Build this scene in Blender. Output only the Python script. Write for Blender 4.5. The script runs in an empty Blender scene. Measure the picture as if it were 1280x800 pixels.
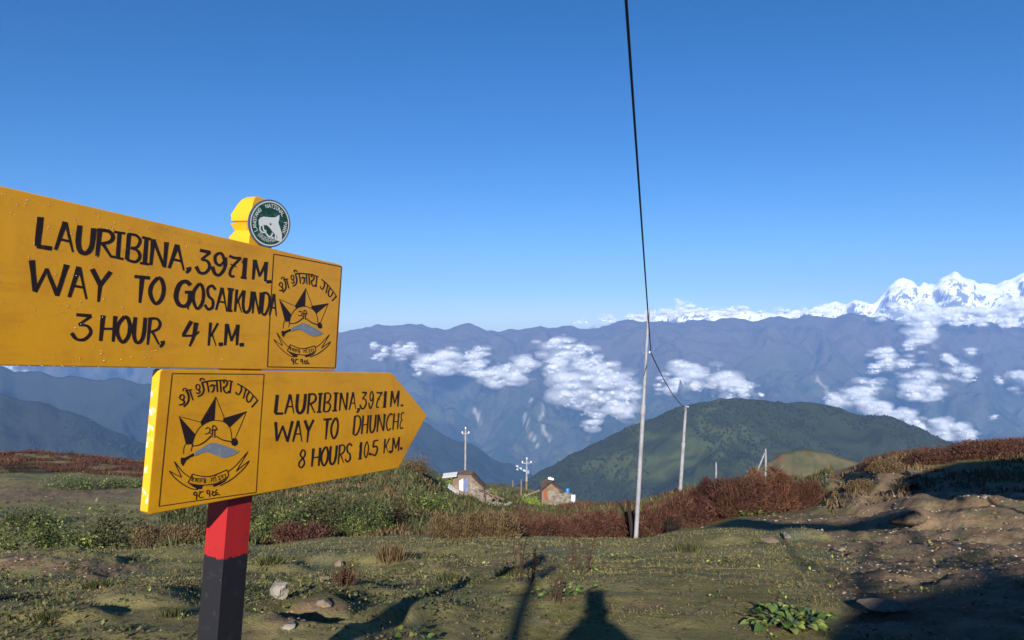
import bpy, bmesh, math, random
import numpy as np
from mathutils import Vector, Matrix

# ------------------------------------------------------------------ camera, world, sun
sc = bpy.context.scene
F = 996.0                       # focal length in pixels of a 1280 px wide picture
cam_d = bpy.data.cameras.new('camera'); cam = bpy.data.objects.new('camera', cam_d)
sc.collection.objects.link(cam); sc.camera = cam
cam_d.sensor_width = 36.0; cam_d.lens = 36.0 * F / 1280.0
cam_d.clip_start = 0.02; cam_d.clip_end = 200000.0
cam.location = (0, 0, 0); cam.rotation_euler = (math.radians(90), 0, 0)

SUNV = Vector((-0.105, -1.0, 0.378)).normalized()       # direction to the sun
sun_el = math.asin(SUNV.z); sun_az = math.atan2(SUNV.x, SUNV.y)
w = bpy.data.worlds.new('World'); sc.world = w; w.use_nodes = True
nt = w.node_tree; nt.nodes.clear()
sky = nt.nodes.new('ShaderNodeTexSky'); sky.sky_type = 'NISHITA'; sky.sun_disc = False
sky.sun_elevation = sun_el; sky.sun_rotation = sun_az
sky.altitude = 3900; sky.air_density = 1.15; sky.dust_density = 0.5; sky.ozone_density = 4.0
bg = nt.nodes.new('ShaderNodeBackground'); bg.inputs['Strength'].default_value = 0.062
wo = nt.nodes.new('ShaderNodeOutputWorld')
hs = nt.nodes.new('ShaderNodeHueSaturation'); hs.inputs['Saturation'].default_value = 1.27; hs.inputs['Value'].default_value = 0.91; hs.inputs['Hue'].default_value = 0.505
nt.links.new(sky.outputs[0], hs.inputs['Color']); nt.links.new(hs.outputs[0], bg.inputs[0]); nt.links.new(bg.outputs[0], wo.inputs[0])
sd = bpy.data.lights.new('sun', 'SUN'); sd.energy = 5.0; sd.angle = math.radians(0.5); sd.color = (1.0, 0.94, 0.85)
so = bpy.data.objects.new('sun', sd); sc.collection.objects.link(so)
so.rotation_euler = SUNV.to_track_quat('Z', 'Y').to_euler()
sc.view_settings.view_transform = 'Standard'; sc.view_settings.look = 'None'
sc.view_settings.exposure = 0.92; sc.view_settings.gamma = 1.0
sc.render.engine = 'CYCLES'
sc.cycles.volume_bounces = 2; sc.cycles.max_bounces = 6; sc.cycles.transparent_max_bounces = 40
sc.cycles.diffuse_bounces = 2; sc.cycles.glossy_bounces = 2
sc.cycles.use_denoising = True

# ------------------------------------------------------------------ helpers
rnd = random.Random(7)
def _hash(ix, iy, seed):
    h = (ix.astype(np.int64) * 374761393 + iy.astype(np.int64) * 668265263 + seed * 1442695041) & 0xffffffff
    h = ((h ^ (h >> 13)) * 1274126177) & 0xffffffff
    return ((h ^ (h >> 16)) & 0xffff) / 65535.0
def perlin(x, y, seed=0):
    ix = np.floor(x); iy = np.floor(y); fx = x - ix; fy = y - iy
    def g(a, b):
        t = _hash(ix + a, iy + b, seed) * 2 * np.pi
        return np.cos(t) * (fx - a) + np.sin(t) * (fy - b)
    u = fx * fx * fx * (fx * (fx * 6 - 15) + 10); v = fy * fy * fy * (fy * (fy * 6 - 15) + 10)
    return ((g(0, 0) * (1 - u) + g(1, 0) * u) * (1 - v) + (g(0, 1) * (1 - u) + g(1, 1) * u) * v) * 1.5
def fbm(x, y, oct=4, seed=0, gain=0.5):
    s = 0; a = 1.0
    for i in range(oct):
        s = s + a * perlin(x, y, seed + i * 17); x = x * 2.03 + 3.1; y = y * 2.03 - 1.7; a *= gain
    return s
def ridged(x, y, oct=5, seed=0, gain=0.5):
    s = 0; a = 1.0; n = 0
    for i in range(oct):
        s = s + a * (1 - np.abs(perlin(x, y, seed + i * 31)) * 1.6); n += a
        x = x * 2.07 + 5.2; y = y * 2.07 + 1.3; a *= gain
    return s / n

def np_mesh(name, V, Fc, smooth=True, attrs=None):
    me = bpy.data.meshes.new(name); V = np.asarray(V, np.float32); Fc = np.asarray(Fc, np.int32)
    k = Fc.shape[1]
    me.vertices.add(len(V)); me.vertices.foreach_set('co', V.ravel())
    me.loops.add(Fc.size); me.loops.foreach_set('vertex_index', Fc.ravel())
    me.polygons.add(len(Fc)); me.polygons.foreach_set('loop_start', np.arange(0, Fc.size, k, dtype=np.int32))
    me.polygons.foreach_set('use_smooth', np.full(len(Fc), smooth))
    for an, av in (attrs or {}).items():
        a = me.attributes.new(an, 'FLOAT', 'POINT'); a.data.foreach_set('value', np.asarray(av, np.float32).ravel())
    me.update(calc_edges=True); me.validate()
    return me
def link(name, me, mats=None, parent=None):
    o = bpy.data.objects.new(name, me); sc.collection.objects.link(o)
    if mats is not None and me is not None:
        for m in (mats if isinstance(mats, (list, tuple)) else [mats]): me.materials.append(m)
    if parent is not None: o.parent = parent
    return o
def tag(o, label=None, cat=None, group=None, kind=None):
    if label: o['label'] = label
    if cat: o['category'] = cat
    if group: o['group'] = group
    if kind: o['kind'] = kind
    return o
def empty(name, loc=(0, 0, 0), rz=0.0):
    o = bpy.data.objects.new(name, None); sc.collection.objects.link(o)
    o.location = loc; o.rotation_euler = (0, 0, rz); o.empty_display_size = 0.1
    return o
def copy_tree(o, parent=None):
    c = o.copy(); sc.collection.objects.link(c)
    if parent is not None: c.parent = parent
    for ch in list(o.children): copy_tree(ch, c)
    return c
class MB:
    """collects simple shapes into one mesh"""
    def __init__(s): s.v = []; s.f = []; s.m = []
    def add(s, vs, fs, mi=0):
        b = len(s.v); s.v += [tuple(v) for v in vs]; s.f += [tuple(i + b for i in f) for f in fs]; s.m += [mi] * len(fs)
    def box(s, c, size, rot=None, mi=0):
        x, y, z = (a / 2 for a in size); R = rot or Matrix.Identity(3)
        vs = [Vector(c) + R @ Vector((i * x, j * y, k * z)) for i in (-1, 1) for j in (-1, 1) for k in (-1, 1)]
        s.add(vs, [(0, 1, 3, 2), (4, 6, 7, 5), (0, 4, 5, 1), (2, 3, 7, 6), (0, 2, 6, 4), (1, 5, 7, 3)], mi)
    def beam(s, a, b, wd, h=None, mi=0, up=(0, 0, 1)):
        a = Vector(a); b = Vector(b); h = h or wd; z = (b - a); L = z.length; z.normalize()
        u = Vector(up)
        if abs(u.dot(z)) > 0.95: u = Vector((1, 0, 0))
        x = u.cross(z).normalized(); y = z.cross(x)
        R = Matrix((x, y, z)).transposed(); s.box((a + b) / 2, (wd, h, L), R, mi)
    def tube(s, pts, rads, n=8, mi=0, cap=True):
        pts = [Vector(p) for p in pts]
        if not hasattr(rads, '__len__'): rads = [rads] * len(pts)
        vs = []; fs = []; px = None
        for i, p in enumerate(pts):
            t = (pts[min(i + 1, len(pts) - 1)] - pts[max(i - 1, 0)]).normalized()
            if px is None: px = t.orthogonal().normalized()
            px = (px - t * px.dot(t)).normalized(); py = t.cross(px)
            for k in range(n):
                a = 2 * math.pi * k / n; vs.append(p + (px * math.cos(a) + py * math.sin(a)) * rads[i])
        for i in range(len(pts) - 1):
            for k in range(n): fs.append((i * n + k, i * n + (k + 1) % n, (i + 1) * n + (k + 1) % n, (i + 1) * n + k))
        if cap: fs.append(tuple(range(n - 1, -1, -1))); fs.append(tuple((len(pts) - 1) * n + k for k in range(n)))
        s.add(vs, fs, mi)
    def prism(s, poly, z0, z1, mi=0, f=None):
        """poly of 2D points extruded along the third local axis; f maps (a, b, c) to a point"""
        f = f or (lambda a, b, c: (a, b, c)); n = len(poly)
        vs = [f(a, b, z0) for a, b in poly] + [f(a, b, z1) for a, b in poly]
        fs = [tuple(range(n - 1, -1, -1)), tuple(range(n, 2 * n))] + [(i, (i + 1) % n, n + (i + 1) % n, n + i) for i in range(n)]
        s.add(vs, fs, mi)
    def build(s, name, mats, parent=None, smooth=False, bevel=0.0, sharp=None):
        me = bpy.data.meshes.new(name); me.from_pydata(s.v, [], s.f); me.update()
        bm = bmesh.new(); bm.from_mesh(me)
        bmesh.ops.recalc_face_normals(bm, faces=bm.faces)
        if bevel: bmesh.ops.bevel(bm, geom=list(bm.edges), offset=bevel, segments=2, affect='EDGES', profile=0.6)
        bm.to_mesh(me); bm.free()
        if not bevel:
            for p, mi in zip(me.polygons, s.m): p.material_index = mi
        if smooth:
            for p in me.polygons: p.use_smooth = True
            if sharp: me.set_sharp_from_angle(angle=math.radians(sharp))
        return link(name, me, mats, parent)

# ------------------------------------------------------------------ materials
def mat(name, col, rough=0.8, spec=0.3, noise=None, bump=None, metal=0.0, coord='Object', trans=0.0):
    """noise = [(scale, colour2, lo, hi), ...] blended by noise; bump = [(scale, strength, distance), ...]"""
    m = bpy.data.materials.new(name); m.use_nodes = True; n = m.node_tree.nodes; l = m.node_tree.links
    b = n['Principled BSDF']; b.inputs['Roughness'].default_value = rough; b.inputs['Metallic'].default_value = metal
    b.inputs['Specular IOR Level'].default_value = spec
    if trans: b.inputs['Transmission Weight'].default_value = trans; b.inputs['IOR'].default_value = 1.33
    tc = n.new('ShaderNodeTexCoord'); co = tc.outputs[coord]
    cur = None
    rgb = n.new('ShaderNodeRGB'); rgb.outputs[0].default_value = (*col, 1); cur = rgb.outputs[0]
    for item in (noise or []):
        s, c2, lo, hi = item[:4]; st = item[4] if len(item) > 4 else (1, 1, 1)
        mp = n.new('ShaderNodeMapping'); mp.inputs['Scale'].default_value = st; l.new(co, mp.inputs[0])
        t = n.new('ShaderNodeTexNoise'); t.inputs['Scale'].default_value = s; t.inputs['Detail'].default_value = 6
        t.inputs['Roughness'].default_value = 0.6; l.new(mp.outputs[0], t.inputs['Vector'])
        r = n.new('ShaderNodeMapRange'); r.inputs[1].default_value = lo; r.inputs[2].default_value = hi; l.new(t.outputs[0], r.inputs[0])
        mx = n.new('ShaderNodeMix'); mx.data_type = 'RGBA'; l.new(r.outputs[0], mx.inputs[0]); l.new(cur, mx.inputs[6])
        mx.inputs[7].default_value = (*c2, 1); cur = mx.outputs[2]
    l.new(cur, b.inputs['Base Color'])
    nrm = None
    for s, stg, dist in (bump or []):
        t = n.new('ShaderNodeTexNoise'); t.inputs['Scale'].default_value = s; t.inputs['Detail'].default_value = 5; l.new(co, t.inputs['Vector'])
        bp = n.new('ShaderNodeBump'); bp.inputs['Strength'].default_value = stg; bp.inputs['Distance'].default_value = dist
        l.new(t.outputs[0], bp.inputs['Height'])
        if nrm is not None: l.new(nrm, bp.inputs['Normal'])
        nrm = bp.outputs[0]
    if nrm is not None: l.new(nrm, b.inputs['Normal'])
    return m

# ------------------------------------------------------------------ the ground: heights
RY = np.array([0.8, 2.5, 3.75, 4.7, 6.0, 7.6, 13, 16, 20, 24, 28, 32, 38, 46, 60, 85, 110, 160, 400, 1500, 4000])
def YR(y): return float(np.interp(y, [0, 4.7, 7, 10, 150, 400], [0, 4.7, 16, 20, 160, 400]))
# rows: (column px, [py of the ground at each RY])
COLS = [
 (-500, [2200, 1000, 802, 752, 716, 700, 692, 690, 684, 668, 640, 610, 580, 580, 600, 700, 800, 820]),
 (0,    [2260, 1000, 804, 756, 722, 700, 691, 700, 690, 655, 628, 600, 568, 575, 600, 700, 800, 820]),
 (180,  [2260, 1000, 804, 755, 722, 698, 688, 694, 682, 655, 632, 606, 580, 584, 610, 700, 800, 820]),
 (330,  [2260, 1000, 804, 754, 722, 698, 684, 682, 672, 655, 635, 606, 578, 585, 612, 700, 800, 820]),
 (430,  [2260, 1000, 804, 752, 716, 694, 678, 672, 668, 650, 630, 598, 572, 585, 612, 700, 800, 820]),
 (510,  [2260, 1000, 804, 751, 710, 690, 676, 670, 667, 645, 622, 592, 574, 585, 615, 700, 800, 820]),
 (560,  [2260, 1000, 804, 750, 706, 686, 676, 670, 667, 648, 634, 620, 601, 598, 620, 700, 800, 820]),
 (620,  [2260, 1000, 803, 750, 702, 684, 675, 671, 669, 656, 645, 634, 618, 608, 612, 700, 800, 820]),
 (690,  [2260, 1000, 803, 750, 699, 681, 674, 671, 670, 664, 652, 640, 626, 616, 620, 700, 800, 820]),
 (795,  [2260, 1000, 803, 750, 699, 681, 674, 672, 671, 655, 640, 628, 640, 660, 690, 740, 800, 820]),
 (860,  [2260, 1000, 802, 750, 699, 681, 668, 662, 655, 640, 622, 611, 640, 670, 690, 740, 800, 820]),
 (940,  [2260, 1000, 801, 749, 699, 680, 662, 650, 640, 626, 612, 606, 640, 670, 690, 740, 800, 820]),
 (1000, [2260, 1000, 799, 748, 700, 680, 660, 646, 636, 620, 606, 602, 640, 670, 690, 740, 800, 820]),
 (1040, [2260, 1000, 797, 747, 700, 678, 657, 640, 625, 604, 592, 598, 640, 670, 690, 740, 800, 820]),
 (1100, [2260, 1000, 795, 745, 698, 674, 652, 632, 606, 584, 574, 590, 640, 670, 690, 740, 800, 820]),
 (1160, [2260, 1000, 793, 743, 696, 668, 646, 622, 600, 578, 568, 590, 640, 670, 690, 740, 800, 820]),
 (1220, [2260, 1000, 791, 742, 694, 664, 640, 617, 596, 568, 559, 585, 640, 670, 690, 740, 800, 820]),
 (1280, [2260, 1000, 790, 740, 692, 662, 637, 614, 592, 562, 551, 580, 640, 670, 690, 740, 800, 820]),
 (1800, [2200, 990, 780, 725, 675, 645, 620, 596, 570, 545, 535, 570, 640, 670, 690, 740, 800, 820]),
]
CAZ = np.array([math.atan((c - 640) / F) for c, _ in COLS]); CT = np.array([r[:4] + [r[3] + (r[4] - r[3]) * .46, r[3] + (r[4] - r[3]) * .60, r[3] + (r[4] - r[3]) * .83] + r[4:] for _, r in COLS], float)
_w = np.clip((np.array([c for c, _ in COLS]) - 430) / 200, 0, 1)[:, None]
CT[:, 1:6] += _w * np.array([[57, 88, 74, 28, 2]])
LR = np.log(RY)
def _hermite_rows(T, l):
    """smooth (monotone-safe Catmull) interpolation along log distance; T (...,rows)"""
    i = np.clip(np.searchsorted(LR, l) - 1, 0, len(LR) - 2)
    return i, np.clip((l - LR[i]) / (LR[i + 1] - LR[i]), 0, 1)
# slopes of z over log distance, for smooth interpolation
CZ = -(CT - 400) / F * RY[None, :]
SL = np.zeros_like(CZ)
dd = np.diff(CZ, axis=1) / np.diff(LR)[None, :]
for j in range(1, len(RY) - 1):
    a = dd[:, j - 1]; b = dd[:, j]
    SL[:, j] = np.where(a * b > 0, 2 * a * b / (a + b + 1e-9 * np.sign(a + b)), 0)
SL[:, 0] = dd[:, 0]; SL[:, -1] = dd[:, -1]
def ground_base(x, y):
    x = np.asarray(x, float); y = np.asarray(y, float)
    az = np.arctan2(x, y); r = np.hypot(x, y)
    azc = np.clip(az, CAZ[0], CAZ[-1]); Y = np.maximum(r * np.cos(azc), 0.8)
    l = np.log(np.minimum(Y, 4000.0))
    c = np.clip(np.searchsorted(CAZ, azc) - 1, 0, len(CAZ) - 2)
    t = (azc - CAZ[c]) / (CAZ[c + 1] - CAZ[c]); t = t * t * (3 - 2 * t)
    i, u = _hermite_rows(None, l); h = LR[i + 1] - LR[i]
    def at(c):
        return ((2*u**3 - 3*u**2 + 1) * CZ[c, i] + (u**3 - 2*u**2 + u) * h * SL[c, i] + (-2*u**3 + 3*u**2) * CZ[c, i + 1] + (u**3 - u**2) * h * SL[c, i + 1])
    z = at(c) * (1 - t) + at(c + 1) * t
    z = np.maximum(z, -1680.0)
    back = np.where(r < 60, -1.5 + 0.03 * r, 0.3 - (r - 60) * 0.25); back = np.maximum(back, -1680.0)
    b = np.clip((np.abs(az) - 0.9) / 0.9, 0, 1); b = b * b * (3 - 2 * b)
    b = np.maximum(b, np.clip((3.2 - r) / 1.8, 0, 1))
    b0 = np.where(r < 3.2, -1.5, back)
    return z * (1 - b) + b0 * b
def topx(x, y, z):
    y = np.maximum(y, 0.05); return 640 + F * x / y, 400 - F * z / y
# dents and bumps: (px, py, rx, ry, height in metres)
BUMPS = [
 (405,752,55,7,-.10),(450,745,40,5,-.07),(385,762,38,8,-.08),(350,770,45,10,.05),(430,735,60,8,.06),
 (60,712,90,10,.22),(250,694,60,6,.12),(560,688,50,5,.10),(330,714,50,5,.10),(450,702,60,4,.10),(180,745,60,8,.08),(80,765,60,8,.07),(520,760,60,8,.08),(650,735,70,6,.07),(20,738,70,10,-.06),(130,705,60,8,.06),
 (560,712,40,4,.05),(600,716,45,5,-.06),(640,700,50,5,.06),
 (1090,688,45,6,.08),(1125,672,30,5,-.15),(1120,650,36,7,.12),(1085,655,40,7,-.15),(1190,632,80,12,.14),(1250,640,60,10,.1),
 (345,752,30,3,-.06),(395,748,45,2.6,-.09),(455,739,40,2.2,-.08),(425,765,40,4,-.06),(520,716,30,2.5,-.05),(700,706,60,3,-.06),(20,700,60,4,-.08),(120,695,40,3,-.06),(60,725,50,3,-.05),
 (1130,676,22,4,-.14),(1180,672,30,2.5,-.1),(1080,668,26,3,-.1),(1240,678,40,3,-.08),(1010,662,30,3,-.07),(1150,718,30,3,-.05),(1100,735,40,3,-.05),(1090,712,26,2.5,-.06),
 (1200,655,90,4,-.12),(1170,648,60,3,.10),(1235,668,60,3,.08),(1090,640,30,4,-.14),(1140,622,30,3,-.14),(1040,640,24,4,-.1),(1210,640,60,2.5,-.12),(1060,625,30,8,.2),(1095,612,25,6,-.35),(1070,600,25,6,-.25),(1110,596,30,6,.14),(1040,610,18,5,-.2),
 (1230,690,80,8,.05),(1170,705,60,6,-.05),(870,700,90,8,.04),(950,690,60,6,.05),(905,674,50,5,.1),(1000,672,40,4,.12),
]
def ground(x, y):
    x = np.asarray(x, float); y = np.asarray(y, float)
    z = ground_base(x, y); r = np.hypot(x, y)
    px, py = topx(x, y, z)
    fr = (y > 2.5) & (r < 60)
    for bx, by, rx, ry, hh in BUMPS:
        d = ((px - bx) / rx) ** 2 + ((py - by) / ry) ** 2
        z = z + np.where(fr & (d < 9), hh * np.where(by < 722, 1.9, 1) * np.exp(-d * d), 0)
    k = np.clip(r / 6, .3, 1) * np.clip(1 - (r - 150) / 300, 0, 1)
    z = z + k * (fbm(x * .35, y * .35, 3, 3) * .06 + fbm(x * 1.7, y * 1.7, 3, 11) * .022 * np.clip(14 / np.maximum(r, 1), .25, 1))
    z = z + np.clip((r - 20) / 60, 0, 1) * np.clip(1 - (r - 400) / 2000, 0, 1) * fbm(x * .06, y * .06, 4, 5) * .55
    z = z + np.clip((r - 400) / 3000, 0, 1) * fbm(x * .0006, y * .0006, 5, 8) * 90
    # eroded, rougher earth on the track
    d = dirt_mask(px, py, x, y) * (y > 1) * (r < 80)
    z = z + d * (np.abs(fbm(x * 2.2, y * 2.2, 5, 21, .6)) * .045 - .02 + (ridged(x * .9, y * .9, 5, 91, .55) - .7) * .13 * np.clip((r - 5) / 9, .15, 1))
    return z
def seg_blob(px, py, pts, wx, wy):
    m = 0
    for bx, by in pts: m = np.maximum(m, np.exp(-(((px - bx) / wx) ** 2 + ((py - by) / wy) ** 2)))
    return m
def dirt_mask(px, py, x, y):
    n = fbm(x * .9, y * .9, 4, 41) * .55
    track = 1 / (1 + np.exp(-(px - (1040 + (py - 700) * 0.25)) / 26.0))
    track = np.where(py < 665, np.maximum(track, 1 / (1 + np.exp(-(px - 930) / 16.0)) * np.exp(-((py - 648) / 14.0) ** 2)), track)
    track = track * np.clip((py - 575) / 15, 0, 1)
    m = track
    m = np.maximum(m, seg_blob(px, py, [(-60, 620), (20, 618), (80, 618), (140, 612), (190, 606)], 60, 11) * 1.25)
    m = np.maximum(m, seg_blob(px, py, [(20, 705), (80, 708), (-60, 715), (130, 715)], 50, 12) * 1.05)
    m = np.maximum(m, seg_blob(px, py, [(330, 790), (360, 775), (300, 800), (400, 758)], 45, 16) * .85)
    m = np.maximum(m, seg_blob(px, py, [(560, 712), (620, 706), (680, 700)], 45, 5) * .7)
    m = np.maximum(m, seg_blob(px, py, [(720, 690), (800, 760), (900, 735), (860, 790)], 60, 12) * .42)
    return np.clip((m + n * .8 - .35) * 3.2, 0, 1)
def hit(px, py, n=1500, y0=2.6, y1=150.0):
    Y = np.exp(np.linspace(math.log(y0), math.log(y1), n)); x = (px - 640) / F * Y; z = -(py - 400) / F * Y
    g = ground(x, Y); wv = np.where(z < g)[0]
    i = int(wv[0]) if len(wv) else int(np.argmin(z - g))
    return Vector((float(x[i]), float(Y[i]), float(g[i])))
def gz(x, y): return float(ground(np.array([x]), np.array([y]))[0])

def ramp_mat(name, stops_attr, rough=0.9): pass
def node_mat(name, rough=0.9, spec=0.15):
    m = bpy.data.materials.new(name); m.use_nodes = True
    b = m.node_tree.nodes['Principled BSDF']; b.inputs['Roughness'].default_value = rough; b.inputs['Specular IOR Level'].default_value = spec
    return m, m.node_tree.nodes, m.node_tree.links, b
def N_noise(n, l, co, scale, detail=5, rough=0.6, dist=0.0, st=None):
    if st:
        mp = n.new('ShaderNodeMapping'); mp.inputs['Scale'].default_value = st; l.new(co, mp.inputs[0]); co = mp.outputs[0]
    t = n.new('ShaderNodeTexNoise'); t.inputs['Scale'].default_value = scale; t.inputs['Detail'].default_value = detail
    t.inputs['Roughness'].default_value = rough; t.inputs['Distortion'].default_value = dist; l.new(co, t.inputs['Vector']); return t.outputs[0]
def N_range(n, l, src, lo, hi):
    r = n.new('ShaderNodeMapRange'); r.interpolation_type = 'SMOOTHSTEP'; r.inputs[1].default_value = lo; r.inputs[2].default_value = hi; l.new(src, r.inputs[0]); return r.outputs[0]
def N_mix(n, l, f, a, b):
    x = n.new('ShaderNodeMix'); x.data_type = 'RGBA'
    if isinstance(f, (int, float)): x.inputs[0].default_value = f
    else: l.new(f, x.inputs[0])
    for i, c in ((6, a), (7, b)):
        if isinstance(c, tuple): x.inputs[i].default_value = (*c, 1)
        else: l.new(c, x.inputs[i])
    return x.outputs[2]
def N_attr(n, name):
    a = n.new('ShaderNodeAttribute'); a.attribute_name = name; return a.outputs['Fac']
def N_bump(n, l, h, strength, dist, prev=None):
    b = n.new('ShaderNodeBump'); b.inputs['Strength'].default_value = strength; b.inputs['Distance'].default_value = dist
    l.new(h, b.inputs['Height'])
    if prev is not None: l.new(prev, b.inputs['Normal'])
    return b.outputs[0]

# ------------------------------------------------------------------ ground sheet
m_ground, n, l, b = node_mat('turf_and_earth', 0.95, 0.1)
tc = n.new('ShaderNodeTexCoord').outputs['Object']
turf = N_mix(n, l, N_range(n, l, N_noise(n, l, tc, 0.9, 6), .38, .62), (0.185, 0.168, 0.060), (0.310, 0.262, 0.108))
turf = N_mix(n, l, N_range(n, l, N_noise(n, l, tc, 5.0, 6), .5, .68), turf, (0.25, 0.21, 0.11))
turf = N_mix(n, l, N_range(n, l, N_noise(n, l, tc, 0.35, 4), .52, .66), turf, (0.15, 0.17, 0.10))
turf = N_mix(n, l, N_range(n, l, N_noise(n, l, tc, 14, 6, .75), .53, .64), turf, (0.085, 0.075, 0.035))
earth = N_mix(n, l, N_range(n, l, N_noise(n, l, tc, 1.6, 7), .35, .65), (0.18, 0.12, 0.07), (0.30, 0.215, 0.135))
earth = N_mix(n, l, N_range(n, l, N_noise(n, l, tc, 12, 6, .7), .55, .7), earth, (0.13, 0.085, 0.055))
earth = N_mix(n, l, N_range(n, l, N_noise(n, l, tc, .8, 6, .7), .50, .60), earth, (0.17, 0.145, 0.075))
near = N_mix(n, l, N_attr(n, 'dirt'), turf, earth)
far_c = N_mix(n, l, N_range(n, l, N_noise(n, l, tc, 0.004, 7), .4, .62), (0.035, 0.055, 0.028), (0.10, 0.095, 0.06))
l.new(N_mix(n, l, N_attr(n, 'far'), near, far_c), b.inputs['Base Color'])
bp = N_bump(n, l, N_noise(n, l, tc, 5, 8, .75), .9, .10)
bp = N_bump(n, l, N_noise(n, l, tc, 60, 4, .7), .6, .012, bp)
l.new(bp, b.inputs['Normal'])

az = np.concatenate([np.linspace(-math.pi, -0.68, 60, endpoint=False), np.linspace(-0.68, 0.68, 660, endpoint=False), np.linspace(0.68, math.pi, 60, endpoint=False)])
rr = np.concatenate([[0.02, .5, 1.0, 1.5, 2.0], np.exp(np.linspace(math.log(2.4), math.log(120), 410)), np.exp(np.linspace(math.log(126), math.log(14200), 70))])
A, R_ = np.meshgrid(az, rr); X = np.sin(A) * R_; Yg = np.cos(A) * R_
Z = ground(X, Yg)
PX, PY = topx(X, Yg, Z); DM = dirt_mask(PX, PY, X, Yg) * np.where((Yg > 1.5) & (R_ < 85), 1, 0)
DM = np.where(Yg <= 1.5, np.clip(fbm(X * .7, Yg * .7, 4, 51) * 1.2 + .3, 0, 1), DM)
nr, nc = A.shape
idx = np.arange(nr * nc).reshape(nr, nc); nx = np.roll(idx, -1, axis=1)
quads = np.stack([idx[:-1].ravel(), idx[1:].ravel(), nx[1:].ravel(), nx[:-1].ravel()], 1)
me = np_mesh('ground', np.stack([X, Yg, Z], -1).reshape(-1, 3), quads, True,
             {'dirt': DM, 'far': np.clip((R_ - 120) / 200, 0, 1)})
ground_o = link('ground', me, m_ground); tag(ground_o, 'alpine turf and trodden earth falling away towards the valley', kind='structure')

# ------------------------------------------------------------------ far hills and mountains
def ridge(name, prof, D0, D1, zfoot, ncol, nrow, px0, px1, seed, amp, lam, material, label, conv=1.0, extra=None, crest_n=1.0, nback=12):
    pr = np.array(prof, float)
    pxs = np.linspace(px0, px1, ncol); t = np.concatenate([np.linspace(0, 1, nrow), 1 + np.linspace(.03, .6, nback)])
    P, T = np.meshgrid(pxs, t)
    D = D0 + (D1 - D0) * T
    az_ = np.arctan((P - 640) / F); 
    Xm = (P - 640) / F * D; Ym = D
    zc = -(np.interp(P, pr[:, 0], pr[:, 1]) - 400) / F * D1
    zc = zc + crest_n * fbm(Xm[nrow-1][None, :] / lam * 3 + T * 0, T * 0 + seed, 5, seed) * amp * .09
    s = np.where(T <= 1, T ** conv, 1 - (T - 1) * 1.3)
    Zm = zfoot + (zc - zfoot) * s
    wx = fbm(Xm / lam * .7, Ym / lam * .7, 3, seed + 5) * lam * .5
    env = np.clip(1 - np.abs(T * 2 - 1) ** 3, 0, 1) * np.where(T <= 1, 1, 0) + np.clip(T - .95, 0, .3)
    sp = ridged((Xm + wx) / lam, Ym / (lam * 2.2), 6, seed + 9, .52) - .62
    Zm = Zm + sp * amp * env + fbm(Xm / lam * 6, Ym / lam * 6, 4, seed + 2) * amp * .06 * np.clip(env + .1, 0, 1)
    at = extra(P, 400 - F * Zm / Ym, T, Xm, Ym, Zm) if extra else {}
    r_, c_ = P.shape; ii = np.arange(r_ * c_).reshape(r_, c_)
    q = np.stack([ii[:-1, :-1].ravel(), ii[:-1, 1:].ravel(), ii[1:, 1:].ravel(), ii[1:, :-1].ravel()], 1)
    Vv = np.stack([Xm, Ym, Zm], -1)
    o = link(name, np_mesh(name, Vv.reshape(-1, 3), q, True, at), material); tag(o, label, kind='structure')
    return Vv

def mountain_mat(name, low, mid, high, sc_, z0, z1, bumpd, bare=(.55, .52, .48)):
    m, n, l, b = node_mat(name, .95, .05)
    tc = n.new('ShaderNodeTexCoord').outputs['Object']
    sx = n.new('ShaderNodeSeparateXYZ'); l.new(tc, sx.inputs[0])
    nz = N_noise(n, l, tc, sc_, 8, .65)
    ad = n.new('ShaderNodeMath'); ad.operation = 'MULTIPLY_ADD'; l.new(nz, ad.inputs[0]); ad.inputs[1].default_value = (z1 - z0) * .9; l.new(sx.outputs[2], ad.inputs[2])
    h = N_range(n, l, ad.outputs[0], z0 + (z1 - z0) * .45, z1 + (z1 - z0) * .45)
    c = N_mix(n, l, N_range(n, l, N_noise(n, l, tc, sc_ * 4, 7, .7), .42, .6), low, mid)
    c = N_mix(n, l, h, c, high)
    c = N_mix(n, l, N_attr(n, 'scree'), c, bare)
    l.new(c, b.inputs['Base Color'])
    l.new(N_bump(n, l, N_noise(n, l, tc, sc_ * 9, 8, .7), .9, bumpd), b.inputs['Normal'])
    return m
m_wall = mountain_mat('far_mountain', (.024, .042, .022), (.075, .080, .045), (.085, .068, .058), .0006, -900, -250, 60)
m_hillr = mountain_mat('forested_hill', (.016, .025, .012), (.030, .040, .017), (.034, .044, .018), .0035, -600, -150, 8, (.085, .10, .032))
m_hilll = mountain_mat('dark_hill', (.012, .019, .011), (.02, .028, .014), (.026, .030, .017), .003, -900, -250, 10)
m_snow, n, l, b = node_mat('snow_and_rock', .6, .3)
tc = n.new('ShaderNodeTexCoord').outputs['Object']
ge = n.new('ShaderNodeNewGeometry'); sz = n.new('ShaderNodeSeparateXYZ'); l.new(ge.outputs['True Normal'], sz.inputs[0])
ad = n.new('ShaderNodeMath'); ad.operation = 'MULTIPLY_ADD'; l.new(N_noise(n, l, tc, .006, 8, .7), ad.inputs[0]); ad.inputs[1].default_value = .9; l.new(sz.outputs[2], ad.inputs[2])
rock = N_range(n, l, ad.outputs[0], .915, .825)
sx = n.new('ShaderNodeSeparateXYZ'); l.new(tc, sx.inputs[0]); lowr = N_range(n, l, sx.outputs[2], 40, -200)
c = N_mix(n, l, rock, (.86, .87, .89), (.16, .16, .19)); c = N_mix(n, l, lowr, c, (.14, .12, .13)); l.new(c, b.inputs['Base Color'])

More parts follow.
